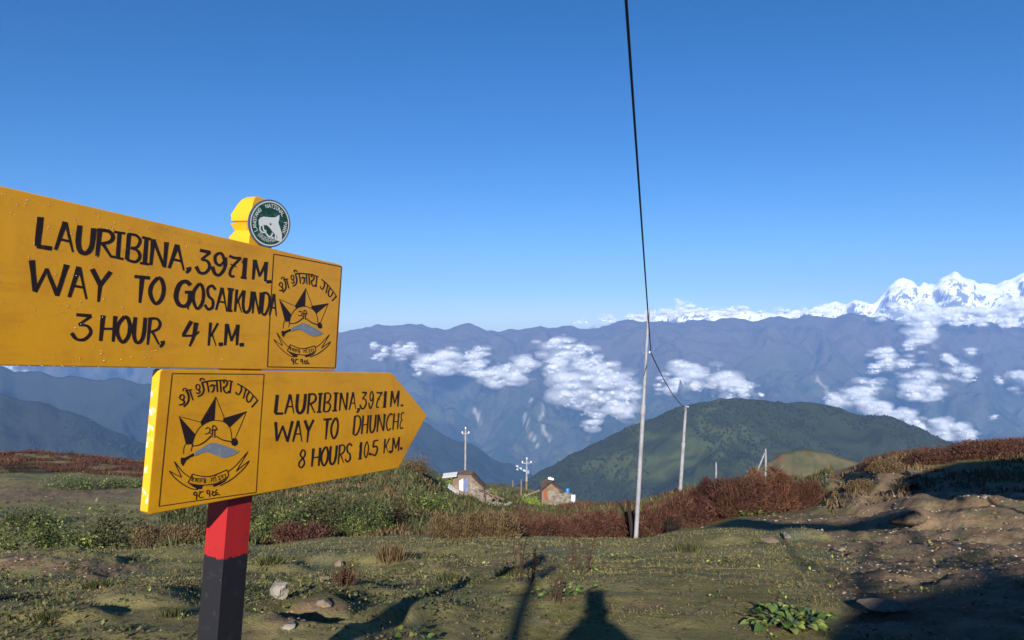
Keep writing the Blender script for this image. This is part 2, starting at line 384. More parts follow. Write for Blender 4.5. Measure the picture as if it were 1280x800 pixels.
def scree_wall(P, PYv, T, x, y, z):
    m = 0
    for pts in ([(662, 500), (655, 520), (666, 545), (672, 560)], [(680, 505), (676, 530), (690, 555)], [(592, 505), (600, 530)], [(1020, 470), (1035, 490)]):
        for (a0, b0), (a1, b1) in zip(pts, pts[1:]):
            tt = np.clip(((P - a0) * (a1 - a0) + (PYv - b0) * (b1 - b0)) / ((a1 - a0) ** 2 + (b1 - b0) ** 2), 0, 1)
            d = np.hypot(P - a0 - tt * (a1 - a0) + fbm(P * .12, PYv * .12, 3, 4) * 2.5, PYv - b0 - tt * (b1 - b0))
            m = np.maximum(m, np.clip(1.5 - d / 1.2, 0, .55))
    return {'scree': m}
wall_prof = [(-700, 418), (0, 420), (300, 416), (425, 414), (450, 412), (490, 406), (508, 404), (530, 408), (560, 412), (590, 406), (605, 411), (650, 411), (700, 408), (740, 411), (790, 402), (830, 403), (870, 400), (905, 397), (940, 400), (985, 397), (1020, 395), (1060, 393), (1100, 397), (1130, 402), (1180, 402), (1230, 404), (1300, 406), (2000, 400)]
WALL = ridge('mountain_ridge', wall_prof, 6300, 9500, -1500, 720, 150, -750, 2050, 3, 740, 1100, m_wall, 'long hazy blue mountain ridge across the deep valley', .85, scree_wall, .7)
snow_prof = [(-700, 420), (700, 415), (800, 398), (830, 392), (858, 386), (890, 388), (930, 385), (950, 392), (967, 391), (1000, 388), (1022, 382), (1041, 376), (1056, 380), (1071, 377), (1090, 378), (1105, 366), (1118, 351), (1129, 347), (1143, 352), (1149, 359), (1156, 354), (1168, 355), (1180, 346), (1193, 340), (1207, 345), (1220, 354), (1231, 352), (1245, 357), (1258, 352), (1270, 344), (1280, 340), (1300, 338), (1330, 352), (1400, 345), (1500, 370), (2000, 380)]
ridge('snow_mountain', snow_prof, 10600, 12600, -900, 540, 110, 690, 2050, 12, 600, 760, m_snow, 'jagged snow covered mountain range beyond the blue ridge', .9, None, .8)
hr_prof = [(560, 640), (640, 612), (672, 588), (700, 575), (740, 556), (780, 537), (820, 520), (860, 503), (900, 497), (940, 501), (1000, 502), (1060, 512), (1100, 520), (1150, 537), (1190, 553), (1260, 585), (1400, 650), (1800, 760)]
HR = ridge('forested_hill', hr_prof, 1150, 2100, -620, 340, 120, 540, 1800, 21, 130, 420, m_hillr, 'dark forested hill rising beyond the red heath', .8, lambda P, q, T, x, y, z: {'scree': 0 * P + np.clip((fbm(P * .012, q * .03, 3, 9) - .1) * 3, 0, .55) * (q < 600) * (P < 960)})
HL = ridge('wooded_spur', [(-900, 470), (-300, 480), (0, 496), (40, 500), (90, 516), (130, 532), (175, 552), (230, 585), (300, 640), (420, 760)], 1700, 3000, -1100, 260, 110, -900, 460, 31, 220, 600, m_hilll, 'dark blue wooded spur on the far left', .8, lambda P, q, T, x, y, z: {'scree': 0 * P})
ridge('distant_spur', [(-900, 470), (-100, 480), (0, 485), (45, 491), (80, 510), (200, 560), (300, 600)], 4000, 5200, -1500, 160, 60, -900, 330, 37, 260, 800, m_wall, 'paler brown spur behind the dark wooded spur', .8, lambda P, q, T, x, y, z: {'scree': 0 * P})
HM = ridge('shaded_hill', [(-200, 440), (300, 490), (440, 505), (500, 517), (540, 531), (580, 553), (620, 573), (660, 592), (700, 620), (760, 700)], 3300, 4600, -1400, 260, 110, -300, 780, 41, 300, 700, m_hilll, 'dark blue shaded hill sloping down to the valley floor', .8, lambda P, q, T, x, y, z: {'scree': 0 * P})
KN = ridge('grassy_knoll', [(900, 620), (940, 585), (975, 566), (1005, 561), (1040, 567), (1080, 580), (1120, 592), (1180, 630), (1260, 700)], 420, 620, -220, 160, 60, 880, 1270, 47, 26, 110,
           mat('knoll_heath', (.12, .10, .05), .95, .05, [(.03, (.05, .065, .03), .45, .6), (.06, (.16, .07, .04), .55, .7)]), 'small brown and green knoll below the forested hill', .8)

# trees on the forested hill: past counting, one mass
rg = np.random.default_rng(5)
def forest(name, V, n, size, r0, seed, label, dens, thr=-.3):
    rg = np.random.default_rng(seed)
    a = rg.uniform(0, V.shape[0] - 14, n * 3); c = rg.uniform(0, V.shape[1] - 1.01, n * 3)
    a0 = a.astype(int); c0 = c.astype(int); fa = (a - a0)[:, None]; fc = (c - c0)[:, None]
    P = (V[a0, c0] * (1 - fc) + V[a0, c0 + 1] * fc) * (1 - fa) + (V[a0 + 1, c0] * (1 - fc) + V[a0 + 1, c0 + 1] * fc) * fa
    keep = (fbm(P[:, 0] * dens, P[:, 2] * dens * 1.5, 4, seed) > thr); P = P[keep][:n]; n = len(P)
    h = rg.uniform(.55, 1.0, n) * size; w_ = h * r0 * rg.uniform(.7, 1.2, n)
    k = 4; vs = []; fs = []
    an = np.arange(k) * 2 * np.pi / k
    ring = lambda z, s: np.stack([P[:, None, 0] + np.cos(an + z * 3) * (w_ * s)[:, None], P[:, None, 1] + np.sin(an + z * 3) * (w_ * s)[:, None], (P[:, 2] + h * z)[:, None] + rg.normal(0, .05, (n, k)) * h[:, None]], -1)
    lo = ring(.05, .75); mi = ring(.45, 1.0); tp = ring(.85, .35)
    allv = np.concatenate([lo, mi, tp], 1).reshape(-1, 3)
    base = (np.arange(n) * 3 * k)[:, None, None]
    q = np.array([[r * k + i, r * k + (i + 1) % k, (r + 1) * k + (i + 1) % k, (r + 1) * k + i] for r in range(2) for i in range(k)])[None]
    o = link(name, np_mesh(name, allv, (base + q).reshape(-1, 4), False), mat(name + '_leaf', (.014, .024, .011), .9, .1, [(.02, (.030, .038, .016), .4, .6)])); tag(o, label, 'forest', kind='stuff')
forest('forest', HR, 22000, 8.5, .42, 3, 'dark tree cover over the hill beyond the heath', .004)
forest('spur_forest', HL, 5000, 13, .42, 4, 'dark tree cover over the wooded spur at far left', .003)

# ------------------------------------------------------------------ clouds lying in the valley and on the peaks
m_cloud, n, l, b = node_mat('cloud', 1.0, 0.0)
b.inputs['Base Color'].default_value = (.93, .94, .96, 1)
b.inputs['Alpha'].default_value = 1.0
l.new(N_attr(n, 'dens'), b.inputs['Alpha'])
def ico(sub):
    bm = bmesh.new(); bmesh.ops.create_icosphere(bm, subdivisions=sub, radius=1.0)
    v = np.array([x.co[:] for x in bm.verts]); f = np.array([[q.index for q in fc.verts] for fc in bm.faces]); bm.free(); return v, f
IV, IF = ico(1); IV2, IF2 = ico(2)
def wall_dist(py): return float(np.interp(py, [395, 405, 450, 500, 550, 630], [9700, 9300, 8700, 8000, 7300, 6200]))
def cloud(puffs, label, D=None, seed=0, n=70, soft=.5, group=None):
    """puffs: (px, py, rx, ry, count factor)"""
    rg = np.random.default_rng(seed); vs = []; fs = []; dn = []; nb = 0
    c0 = puffs[0]; Dc = D or wall_dist(c0[1]) - 500
    org = np.array([(c0[0] - 640) / F * Dc, Dc, -(c0[1] - 400) / F * Dc])
    for px, py, rx, ry, kf in puffs:
        m = int(n * kf)
        Dp = D or wall_dist(py) - 500
        for _ in range(m):
            a = rg.normal(0, .48, 3); rad = np.linalg.norm(a)
            if rad > 1.5: continue
            X = px + a[0] * rx; Yp = py + a[1] * ry - (.25 * ry if a[1] < 0 else 0)
            nz = float(fbm(np.array([X * .06 + seed]), np.array([Yp * .07]), 4, 60 + seed)[0])
            if nz < -.40 + rad * .42: continue
            Dd = Dp + a[2] * (rx + ry) * .6 / F * Dp
            s = max(.6, (1.0 - rad * .55) * (1 + nz)) * rg.uniform(.7, 1.4) * min(ry, 14) * .17 + .35
            if rg.random() < .22 and rad < .8: s *= 2.0
            ctr = np.array([(X - 640) / F * Dd, Dd, -(Yp - 400) / F * Dd]) - org
            pert = 1 + .08 * rg.normal(0, 1, len(IV))
            vs.append(ctr + IV * pert[:, None] * (s / F * Dd) * np.array([1.25, 1.25, .85])); fs.append(IF + nb); nb += len(IV)
            dn.append(np.full(len(IV), np.clip((1.25 - rad) * soft * rg.uniform(.3, 1.2), .05, 1)))
            sv = min(s, ry * .24)
            if rg.random() < .45:
                vs.append(ctr + rg.normal(0, 1, 3) * sv / F * Dd * .8 + IV2 * (sv * 3.0 / F * Dd) * np.array([1.7, 1.2, .65])); fs.append(IF2 + nb); nb += len(IV2); dn.append(np.full(len(IV2), rg.uniform(.04, .11)))
    if not vs: return
    o = link('cloud', np_mesh('cloud', np.concatenate(vs), np.concatenate(fs), True, {'dens': np.concatenate(dn)}), m_cloud)
    o.location = org; tag(o, label, 'cloud', group or 'clouds lying below the ridges')
CL = [
 ([(545, 458, 22, 14, 1), (565, 452, 24, 14, 1), (588, 450, 15, 9, .8), (602, 440, 10, 7, .6), (525, 462, 12, 8, .5)], 'white cloud shaped like a loaf above the tip of the lower board'),
 ([(618, 475, 19, 12, .9), (640, 468, 20, 13, 1), (655, 460, 14, 12, .6), (600, 465, 14, 10, .5)], 'white cloud just left of the biggest valley cloud'),
 ([(742, 470, 30, 22, 1.4), (700, 440, 22, 16, 1), (720, 490, 32, 22, 1.4), (760, 490, 34, 24, 1.6), (775, 510, 20, 16, .8), (740, 525, 16, 12, .5), (694, 462, 15, 12, .7), (725, 440, 26, 10, .7), (785, 490, 14, 12, .6)], 'biggest white cloud, left of the near pole'),
 ([(490, 441, 18, 7, .7), (508, 436, 14, 7, .7), (470, 447, 9, 4, .3), (467, 432, 6, 4, .25)], 'small thin cloud near the right end of the upper board'),
 ([(852, 466, 18, 14, 1), (845, 482, 16, 12, .8), (868, 478, 10, 16, .6), (825, 480, 8, 8, .35)], 'white cloud behind the cable between both poles'),
 ([(905, 478, 20, 14, 1.1), (925, 492, 26, 12, 1.3), (945, 497, 20, 8, .8), (968, 498, 14, 4, .5), (890, 472, 10, 8, .5)], 'white cloud resting on the summit of the forested hill'),
 ([(1125, 386, 18, 7, .7), (1160, 391, 28, 12, 1.2), (1190, 393, 30, 10, 1.1), (1230, 394, 36, 10, 1.2), (1268, 388, 26, 13, 1.1), (1150, 403, 22, 11, 1), (1310, 392, 36, 14, 1.2), (1100, 397, 24, 5, .6), (1200, 402, 40, 7, 1.2), (1250, 404, 40, 7, 1.2)], 'white cloud wrapped round the feet of the snow peaks'),
 ([(1150, 425, 22, 12, 1), (1135, 436, 18, 8, .8), (1105, 443, 14, 8, .8), (1110, 455, 12, 8, .6), (1160, 412, 18, 12, .8), (1095, 462, 12, 6, .5)], 'white cloud streaming down beneath the snow peaks'),
 ([(1130, 462, 16, 10, .8), (1150, 475, 22, 14, 1.1), (1140, 492, 22, 10, 1), (1165, 492, 14, 10, .6), (1175, 475, 16, 10, .7)], 'ragged cloud in the middle of the right cloud group'),
 ([(1190, 455, 14, 7, .7), (1205, 467, 18, 8, .9), (1222, 478, 14, 7, .7), (1180, 448, 10, 6, .5)], 'thin slanting cloud right of the ragged middle cloud'),
 ([(1075, 502, 22, 13, 1), (1095, 515, 24, 12, 1.1), (1125, 525, 24, 11, 1.1), (1150, 533, 22, 10, 1.1), (1185, 540, 26, 13, 1.3), (1215, 547, 22, 8, .8), (1045, 500, 18, 10, .7), (1085, 485, 14, 12, .6)], 'long white cloud bank along the right shoulder of the forested hill'),
 ([(1207, 497, 13, 6, .6), (1220, 508, 8, 4, .3)], 'small faint cloud in front of the right blue slope'),
 ([(1240, 523, 9, 4, .4)], 'tiny cloud low over the right blue slope'),
 ([(1275, 478, 14, 12, .8), (1300, 482, 20, 14, .8)], 'white cloud cut by the right edge of the view'),
 ([(1250, 475, 6, 4, .3), (1215, 440, 10, 5, .35)], 'little cloud high on the right blue slope'),
 ([(5, 463, 34, 7, 1), (-40, 460, 40, 12, 1), (20, 490, 14, 5, .3), (60, 478, 10, 4, .25)], 'white cloud just under the upper board at the left edge'),
]
for i, (p, lab) in enumerate(CL): cloud(p, lab, seed=i + 1, n=150)
HC = [
 ([(858, 386, 14, 7, 1), (830, 393, 24, 6, 1), (800, 398, 30, 5, .8), (880, 390, 20, 5, .8), (850, 380, 8, 6, .5)], 'white cumulus puff on the skyline right of the near pole'),
 ([(925, 389, 20, 6, .9), (905, 392, 20, 4, .6), (945, 392, 12, 4, .4)], 'second white puff along the skyline'),
 ([(985, 389, 20, 4, .6), (1010, 390, 24, 4, .6), (1045, 384, 24, 4, .5)], 'flat white cloud between the puffs and the snow peaks'),
 ([(765, 400, 26, 5, .5), (735, 403, 20, 3, .35)], 'faint white haze cloud on the skyline left of the near pole'),
]
for i, (p, lab) in enumerate(HC): cloud(p, lab, D=10300, seed=i + 40, n=130, group='clouds along the skyline')

# ------------------------------------------------------------------ the air
mh = bpy.data.materials.new('air'); mh.use_nodes = True; n = mh.node_tree.nodes; n.clear()
ov = n.new('ShaderNodeOutputMaterial'); pv = n.new('ShaderNodeVolumePrincipled')
pv.inputs['Color'].default_value = (.27, .51, 1.0, 1); pv.inputs['Density'].default_value = 0.60 / 9000; pv.inputs['Anisotropy'].default_value = -0.1
mh.node_tree.links.new(pv.outputs[0], ov.inputs['Volume'])
hb = MB(); hb.box((0, 0, (-1950 + 880) / 2), (30000, 30000, 2830)); haze = hb.build('haze', mh); tag(haze, kind='stuff')
# ------------------------------------------------------------------ the signpost
DV = Vector((0.442, 1.0, -0.075)).normalized(); UV = Vector((0.063, 0.047, 1.0)); UV = (UV - DV * UV.dot(DV)).normalized()
NV = DV.cross(UV).normalized()                                     # towards the viewer
CORNER = Vector(((285 - 640) / F * 2.6, 2.6, -(630 - 400) / F * 2.6))  # front left edge of the post
BT = 0.030                                                          # board thickness
P0 = CORNER + NV * BT                                               # a point of the boards' front plane
base = CORNER + UV * ((-1.52 - CORNER.z) / UV.z)
sign = empty('signpost', base)
Rm = Matrix((DV, -NV, UV)).transposed()                             # local axes: along the board, into the board, up the post
sign.matrix_world = Matrix.Translation(base) @ Rm.to_4x4()
tag(sign, 'red and black post with two yellow direction boards painted with black lettering', 'signpost')
RT = Rm.transposed()
def bl(px, py, off=0.0):
    """a picture point laid on the boards' front plane, in the signpost's own coordinates"""
    r = Vector(((px - 640) / F, 1.0, -(py - 400) / F)); t = P0.dot(NV) / r.dot(NV)
    p = RT @ (r * t - base); p.y -= off; return p
def child(mb, name, mats, parent=sign, **k):
    return mb.build(name, mats, parent, **k)
m_yel = mat('yellow_paint', (.67, .315, .008), .38, .45, [(9, (.60, .27, .007), .42, .65), (55, (.66, .32, .012), .56, .68), (3, (.52, .225, .008), .56, .74, (1, 1, 6))], [(14, .25, .004), (90, .18, .0008)])
m_yel_lit = mat('worn_sunlit_yellow_paint', (.70, .37, .015), .45, .4, [(30, (.80, .76, .62), .55, .63), (60, (.45, .42, .36), .66, .72)], [(40, .4, .003)])  # worn paint for the sun-facing ends, sunlit brightness put into the colour
m_blk = mat('black_lettering_paint', (.018, .009, .010), .5, .3, [(70, (.05, .022, .012), .55, .7)])
m_line = mat('dark_brown_line_paint', (.055, .016, .006), .5, .3, [(60, (.16, .06, .005), .58, .72)])
m_blue = mat('grey_blue_paint', (.17, .21, .27), .5, .3, [(80, (.23, .27, .32), .5, .6)])
m_drop = bpy.data.materials.new('water_drop'); m_drop.use_nodes = True; n = m_drop.node_tree.nodes; l = m_drop.node_tree.links; n.clear()
o_ = n.new('ShaderNodeOutputMaterial'); x_ = n.new('ShaderNodeMixShader'); x_.inputs[0].default_value = .16; t_ = n.new('ShaderNodeBsdfTransparent'); t_.inputs[0].default_value = (.97, .97, .97, 1); g_ = n.new('ShaderNodeBsdfGlossy'); g_.inputs['Roughness'].default_value = .22
l.new(t_.outputs[0], x_.inputs[1]); l.new(g_.outputs[0], x_.inputs[2]); l.new(x_.outputs[0], o_.inputs[0])
m_post = bpy.data.materials.new('post_paint'); m_post.use_nodes = True
n = m_post.node_tree.nodes; l = m_post.node_tree.links; b = n['Principled BSDF']; b.inputs['Roughness'].default_value = .5
tc = n.new('ShaderNodeTexCoord').outputs['Object']; sx = n.new('ShaderNodeSeparateXYZ'); l.new(tc, sx.inputs[0])
def hmask(h, wob=.045):
    a = n.new('ShaderNodeMath'); a.operation = 'MULTIPLY_ADD'; l.new(N_noise(n, l, tc, 26, 3), a.inputs[0]); a.inputs[1].default_value = wob; l.new(sx.outputs[2], a.inputs[2])
    r = n.new('ShaderNodeMapRange'); r.inputs[1].default_value = h; r.inputs[2].default_value = h + .003; l.new(a.outputs[0], r.inputs[0]); return r.outputs[0]
hr = bl(285, 703).z + .022; hy = bl(285, 590).z
red = N_mix(n, l, N_range(n, l, N_noise(n, l, tc, 18, 5), .5, .7), (.33, .012, .014), (.25, .015, .014))
blk = N_mix(n, l, N_range(n, l, N_noise(n, l, tc, 30, 5), .55, .75), (.010, .010, .014), (.03, .027, .028))
blk = N_mix(n, l, N_range(n, l, N_noise(n, l, tc, 75, 4), .72, .76), blk, (.35, .25, .2))
yel = N_mix(n, l, N_range(n, l, N_noise(n, l, tc, 30, 5), .6, .7), (.68, .36, .01), (.40, .17, .03))
l.new(N_mix(n, l, hmask(hy), N_mix(n, l, hmask(hr), blk, red), yel), b.inputs['Base Color'])
l.new(N_bump(n, l, N_noise(n, l, tc, 60, 5), .3, .002, N_bump(n, l, N_noise(n, l, tc, 8, 3, .5, 0, (1, 1, .3)), .3, .01)), b.inputs['Normal'])
# post: stacked rings with the carved notches of its head
cz = RT @ (CORNER - base)
W1, W2 = .112, .085
def ptop(px, py): return bl(px, py).z
hA, hB, hC, hD = ptop(303, 283), ptop(303, 272), ptop(304, 262), ptop(320, 241)
rings = [(-.25, 0, W1, W2), (.4, 0, W1, W2), (1.0, .0, W1, W2), (hA - .10, 0, W1, W2), (hA - .022, 0, W1, W2), (hA, .012, W1 - .02, W2 - .016), (hA + .022, 0, W1, W2), (hB - .005, 0, W1, W2), (hB, .012, W1 - .02, W2 - .016),
         (hB + .004, .001, W1 - .002, W2 - .003), (hC, 0, W1, W2), (hC + (hD - hC) * .5, .008, W1 - .012, W2 - .018), (hD - .014, .015, W1 - .022, W2 - .032), (hD - .004, .024, W1 - .036, W2 - .046), (hD, .034, W1 - .058, W2 - .06)]
mb = MB(); vs = []; fs = []
for i, (h, ins, a_, c_) in enumerate(rings):
    x0 = cz.x + ins; y0 = cz.y + ins * .3; j = .0012
    q = [(x0, y0), (x0 + a_, y0), (x0 + a_, y0 + c_), (x0, y0 + c_)]
    vs += [(x + rnd.uniform(-j, j), y + rnd.uniform(-j, j), h) for x, y in q]
for i in range(len(rings) - 1):
    for k in range(4): fs.append((i * 4 + k, i * 4 + (k + 1) % 4, i * 4 + 4 + (k + 1) % 4, i * 4 + 4 + k))
k = (len(rings) - 1) * 4; fs += [(3, 2, 1, 0), (k, k + 1, k + 2, k + 3)]
mb.add(vs, fs); post = child(mb, 'post', m_post); 
bv = post.modifiers.new('bevel', 'BEVEL'); bv.width = .0025; bv.segments = 2; bv.limit_method = 'ANGLE'; bv.angle_limit = math.radians(25)

def board(corners, name, label):
    """front outline given in picture points; extruded to the board's thickness"""
    pl = [bl(*c) if not isinstance(c, Vector) else c for c in corners]
    y0 = pl[0].y; mb = MB()
    mb.prism([(p.x, p.z) for p in pl], y0, y0 + BT, f=lambda a, b_, c: (a, c, b_))
    o = child(mb, name, [m_yel, m_yel_lit]); o['label'] = label
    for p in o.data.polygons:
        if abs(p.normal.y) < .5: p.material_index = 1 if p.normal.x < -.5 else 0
    v = o.modifiers.new('bevel', 'BEVEL'); v.width = .003; v.segments = 3
    return o
a = bl(428, 331); a2 = bl(420, 464); c0 = bl(0, 232); c1 = bl(0, 457)
def ext(p, q, x): return p + (q - p) * ((x - p.x) / (q.x - p.x))
L_ = a.x - 1.62
tl = ext(a, c0, L_ + .12); bo = ext(a2, c1, L_ + .12); tip = (ext(a, c0, L_) + ext(a2, c1, L_)) / 2
tr1 = bl(426.5, 346); tr0 = bl(421, 329.5)
ub = board([bl(424, 330.2), bl(428.2, 333), bl(421, 458), bl(418, 463.5), bo, tip, tl], 'upper_board', 'upper yellow board lettered with the way to Gosaikunda')
lb = board([bl(203, 461.5), bl(490, 466), bl(534, 519), bl(498, 585), bl(189, 643), bl(184, 640), bl(200, 464)], 'lower_board', 'lower yellow board with an arrow tip lettered with the way to Dhunche')

class Ink:
    """brush strokes drawn as thin ribbons lying on the board"""
    def __init__(s, base_off=.0006): s.mb = MB(); s.k = 0; s.b = base_off
    def off(s): s.k += 1; return s.b + (s.k % 9) * .00006
    def fill(s, pts, f=None):
        o = s.off(); P = [bl(*(f(*p) if f else p), o) for p in pts]; s.mb.add(P, [tuple(range(len(P)))])
    def stroke(s, pts, wd, hd=None, w0=1.0, w1=1.0, f=None, curve=False, close=False):
        hd = hd if hd is not None else wd
        pts = [f(*p) if f else p for p in pts]
        if curve and len(pts) > 2:
            q = []; m = len(pts)
            for i in range(m - 1):
                p0, p1, p2, p3 = pts[max(i - 1, 0)], pts[i], pts[i + 1], pts[min(i + 2, m - 1)]
                for j in range(4):
                    t = j / 4
                    q.append(tuple(.5 * (2 * p1[d] + (p2[d] - p0[d]) * t + (2 * p0[d] - 5 * p1[d] + 4 * p2[d] - p3[d]) * t * t + (3 * p1[d] - p0[d] - 3 * p2[d] + p3[d]) * t ** 3) for d in (0, 1)))
            pts = q + [pts[-1]]
        elif len(pts) == 2:
            (x0, y0), (x1, y1) = pts; pts = [(x0 + (x1 - x0) * t, y0 + (y1 - y0) * t) for t in (0, .12, .4, .75, 1)]
        if close: pts = pts + [pts[0]]
        o = s.off(); A_ = []; B_ = []; m = len(pts); r1 = random.Random(int(pts[0][0] * 13 + pts[0][1] * 7))
        for i, p in enumerate(pts):
            if close and i in (0, m - 1): a0, b0 = pts[-2], pts[1]
            else: a0, b0 = pts[max(i - 1, 0)], pts[min(i + 1, m - 1)]
            tx, ty = b0[0] - a0[0], b0[1] - a0[1]; L = math.hypot(tx, ty) or 1; nx_, ny_ = -ty / L, tx / L
            t = i / (m - 1); ww = w0 + (w1 - w0) * t; ww *= 1 + r1.uniform(-.07, .07)
            A_.append(bl(p[0] + nx_ * wd / 2 * ww, p[1] + ny_ * hd / 2 * ww, o)); B_.append(bl(p[0] - nx_ * wd / 2 * ww, p[1] - ny_ * hd / 2 * ww, o))
        s.mb.add(A_ + B_, [(i, i + 1, m + i + 1, m + i) for i in range(m - 1)])
    def done(s, name, m, parent):
        me = bpy.data.meshes.new(name); me.from_pydata(s.mb.v, [], s.mb.f); me.update(); return link(name, me, m, parent)
# brush glyphs: (points, weight, start, end, curved)
G = {
 'A': [([(.47, 0), (.06, 1)], 1.1, 1, .6, 0), ([(.5, .02), (1.0, 1)], .7, 1, .5, 0), ([(.2, .62), (.82, .64)], .6, 1, 1, 0)],
 'B': [([(.1, 0), (.08, .97)], 1, 1, 1, 0), ([(0, .02), (.6, 0), (.93, .15), (.75, .42), (.3, .5)], .75, 1, 1, 1), ([(.3, .5), (.8, .55), (1, .76), (.7, .98), (.1, .97)], .8, 1, 1, 1)],
 'C': [([(.95, .1), (.65, 0), (.2, .25), (.08, .65), (.4, 1), (.85, .88)], .85, 1, .8, 1)],
 'D': [([(.12, .02), (.08, .95)], .95, 1, 1, 0), ([(0, .02), (.6, 0), (.98, .2), (.95, .65), (.5, 1), (.08, .92)], .8, 1, 1, 1)],
 'E': [([(.95, .03), (.45, .0), (.2, .1), (.3, .4), (.7, .47)], .85, 1, .8, 1), ([(.6, .47), (.15, .6), (.1, .88), (.5, 1), (1, .93)], .85, .8, 1, 1)],
 'G': [([(.9, .12), (.6, 0), (.25, .15), (.08, .6), (.3, .93), (.7, .95), (.9, .75), (.92, .42)], 1, 1, .9, 1), ([(.6, .42), (1.1, .38)], .8, 1, 1, 0), ([(.88, .5), (.84, 1.08)], .7, 1, .3, 0)],
 'H': [([(.12, 0), (.08, 1)], 1.1, 1, .7, 0), ([(.92, 0), (.9, 1)], 1, 1, .7, 0), ([(.1, .52), (.9, .5)], .6, 1, 1, 0)],
 'I': [([(.5, 0), (.5, 1)], 1.1, 1, 1, 0), ([(0, .02), (1, .02)], .8, 1, 1, 0), ([(0, .98), (1, .98)], .8, 1, 1, 0)],
 'K': [([(.15, 0), (.12, 1)], 1.1, 1, .7, 0), ([(.95, .0), (.25, .6)], .8, 1, .8, 0), ([(.4, .48), (.95, 1.02)], .7, 1, .4, 0)],
 'L': [([(.15, 0), (.08, .95)], 1.35, 1, 1, 0), ([(.05, .96), (1, .97)], 1.1, 1, 1, 0)],
 'M': [([(.06, 0), (.03, 1)], 1.1, 1, .6, 0), ([(.1, .02), (.52, .8)], .8, 1, .7, 0), ([(.95, .02), (.5, .8)], .8, 1, .7, 0), ([(.93, 0), (.98, 1)], 1.1, 1, .6, 0)],
 'N': [([(.08, 0), (.05, 1)], 1.1, 1, .6, 0), ([(.1, .02), (.88, .98)], .8, 1, .7, 0), ([(.93, 0), (.92, 1)], 1.1, 1, .6, 0)],
 'O': [([(.5, 0), (.1, .3), (.05, .65), (.45, 1), (.85, .8), (.95, .4), (.75, .07), (.5, 0)], .95, 1, 1, 1)],
 'P': [([(.15, 0), (.1, 1)], 1.1, 1, .7, 0), ([(0, .03), (.6, 0), (.95, .2), (.8, .45), (.2, .55)], .8, 1, 1, 1)],
 'R': [([(.15, 0), (.1, 1.05)], 1.1, 1, .6, 0), ([(0, .04), (.65, .02), (.95, .2), (.8, .42), (.25, .55)], .85, 1, .9, 1), ([(.35, .5), (.98, 1.02)], .8, 1, .6, 0)],
 'S': [([(.95, .15), (.6, 0), (.2, .15), (.35, .45), (.75, .6), (.8, .88), (.4, 1), (.03, .82)], .95, 1, 1, 1)],
 'T': [([(.5, 0), (.47, 1)], 1.2, 1, .5, 0), ([(0, .03), (1, .04)], .9, 1, 1, 0)],
 'U': [([(.1, 0), (.07, .6), (.25, .93), (.6, .97), (.88, .7), (.93, 0)], 1.05, 1, 1, 1)],
 'W': [([(.06, 0), (.2, .93)], 1.2, 1, .8, 0), ([(.2, .95), (.46, .2)], .9, .8, .8, 0), ([(.44, .2), (.77, .98)], 1, .8, .9, 0), ([(.95, .0), (.76, 1)], 1.15, 1, .7, 0)],
 'Y': [([(.05, 0), (.5, .5)], 1.05, 1, 1, 0), ([(.95, 0), (.48, .52)], .95, 1, 1, 0), ([(.5, .45), (.47, 1.05)], 1, 1, .5, 0)],
 '0': [([(.5, 0), (.12, .3), (.08, .7), (.5, 1), (.9, .7), (.9, .3), (.5, 0)], .9, 1, 1, 1)],
 '1': [([(.08, .28), (.5, .02)], .6, .5, 1, 0), ([(.52, 0), (.5, .95)], 1.1, 1, 1, 0), ([(.05, .98), (.95, .98)], .7, 1, 1, 0)],
 '3': [([(.2, .03), (.95, .05)], .95, 1, 1, 0), ([(.95, .05), (.35, .42)], .8, 1, .8, 0), ([(.35, .42), (.8, .45), (.98, .7), (.7, .97), (.3, .98), (.03, .75)], .85, .8, 1.1, 1)],
 '4': [([(.5, 0), (.08, .6)], 1, 1, .8, 0), ([(.03, .62), (.7, .58), (1, .4)], .7, 1, .5, 1), ([(.78, .05), (.7, .6), (.5, 1.04)], 1.15, 1, .4, 1)],
 '5': [([(.25, .03), (1, .02)], .8, 1, 1, 0), ([(.3, .03), (.2, .42), (.7, .4), (.95, .65), (.6, 1), (.05, .85)], .9, 1, 1, 1)],
 '7': [([(.05, .05), (.5, .1), (1.0, .06)], .85, 1, 1, 1), ([(1.0, .05), (.4, .5), (.2, .8), (.3, .98), (.6, .95)], .9, .8, .8, 1), ([(.2, .42), (.72, .52)], .4, 1, .6, 0)],
 '8': [([(.55, .45), (.2, .25), (.5, 0), (.9, .15), (.8, .4), (.3, .6), (.1, .85), (.5, 1), (.9, .8), (.75, .55), (.4, .4)], .85, 1, 1, 1)],
 '9': [([(.9, .3), (.6, 0), (.2, .15), (.25, .45), (.6, .55), (.9, .3)], .8, 1, 1, 1), ([(.92, .15), (.95, .6), (.6, .98), (.25, .95), (.03, .65)], .9, 1, 1, 1)],
 ',': [([(.6, 0), (.8, .45), (.1, 1)], .9, 1.1, .5, 1)], '.': [([(.35, 0), (.65, 1)], .85, 1, 1, 0)],
}
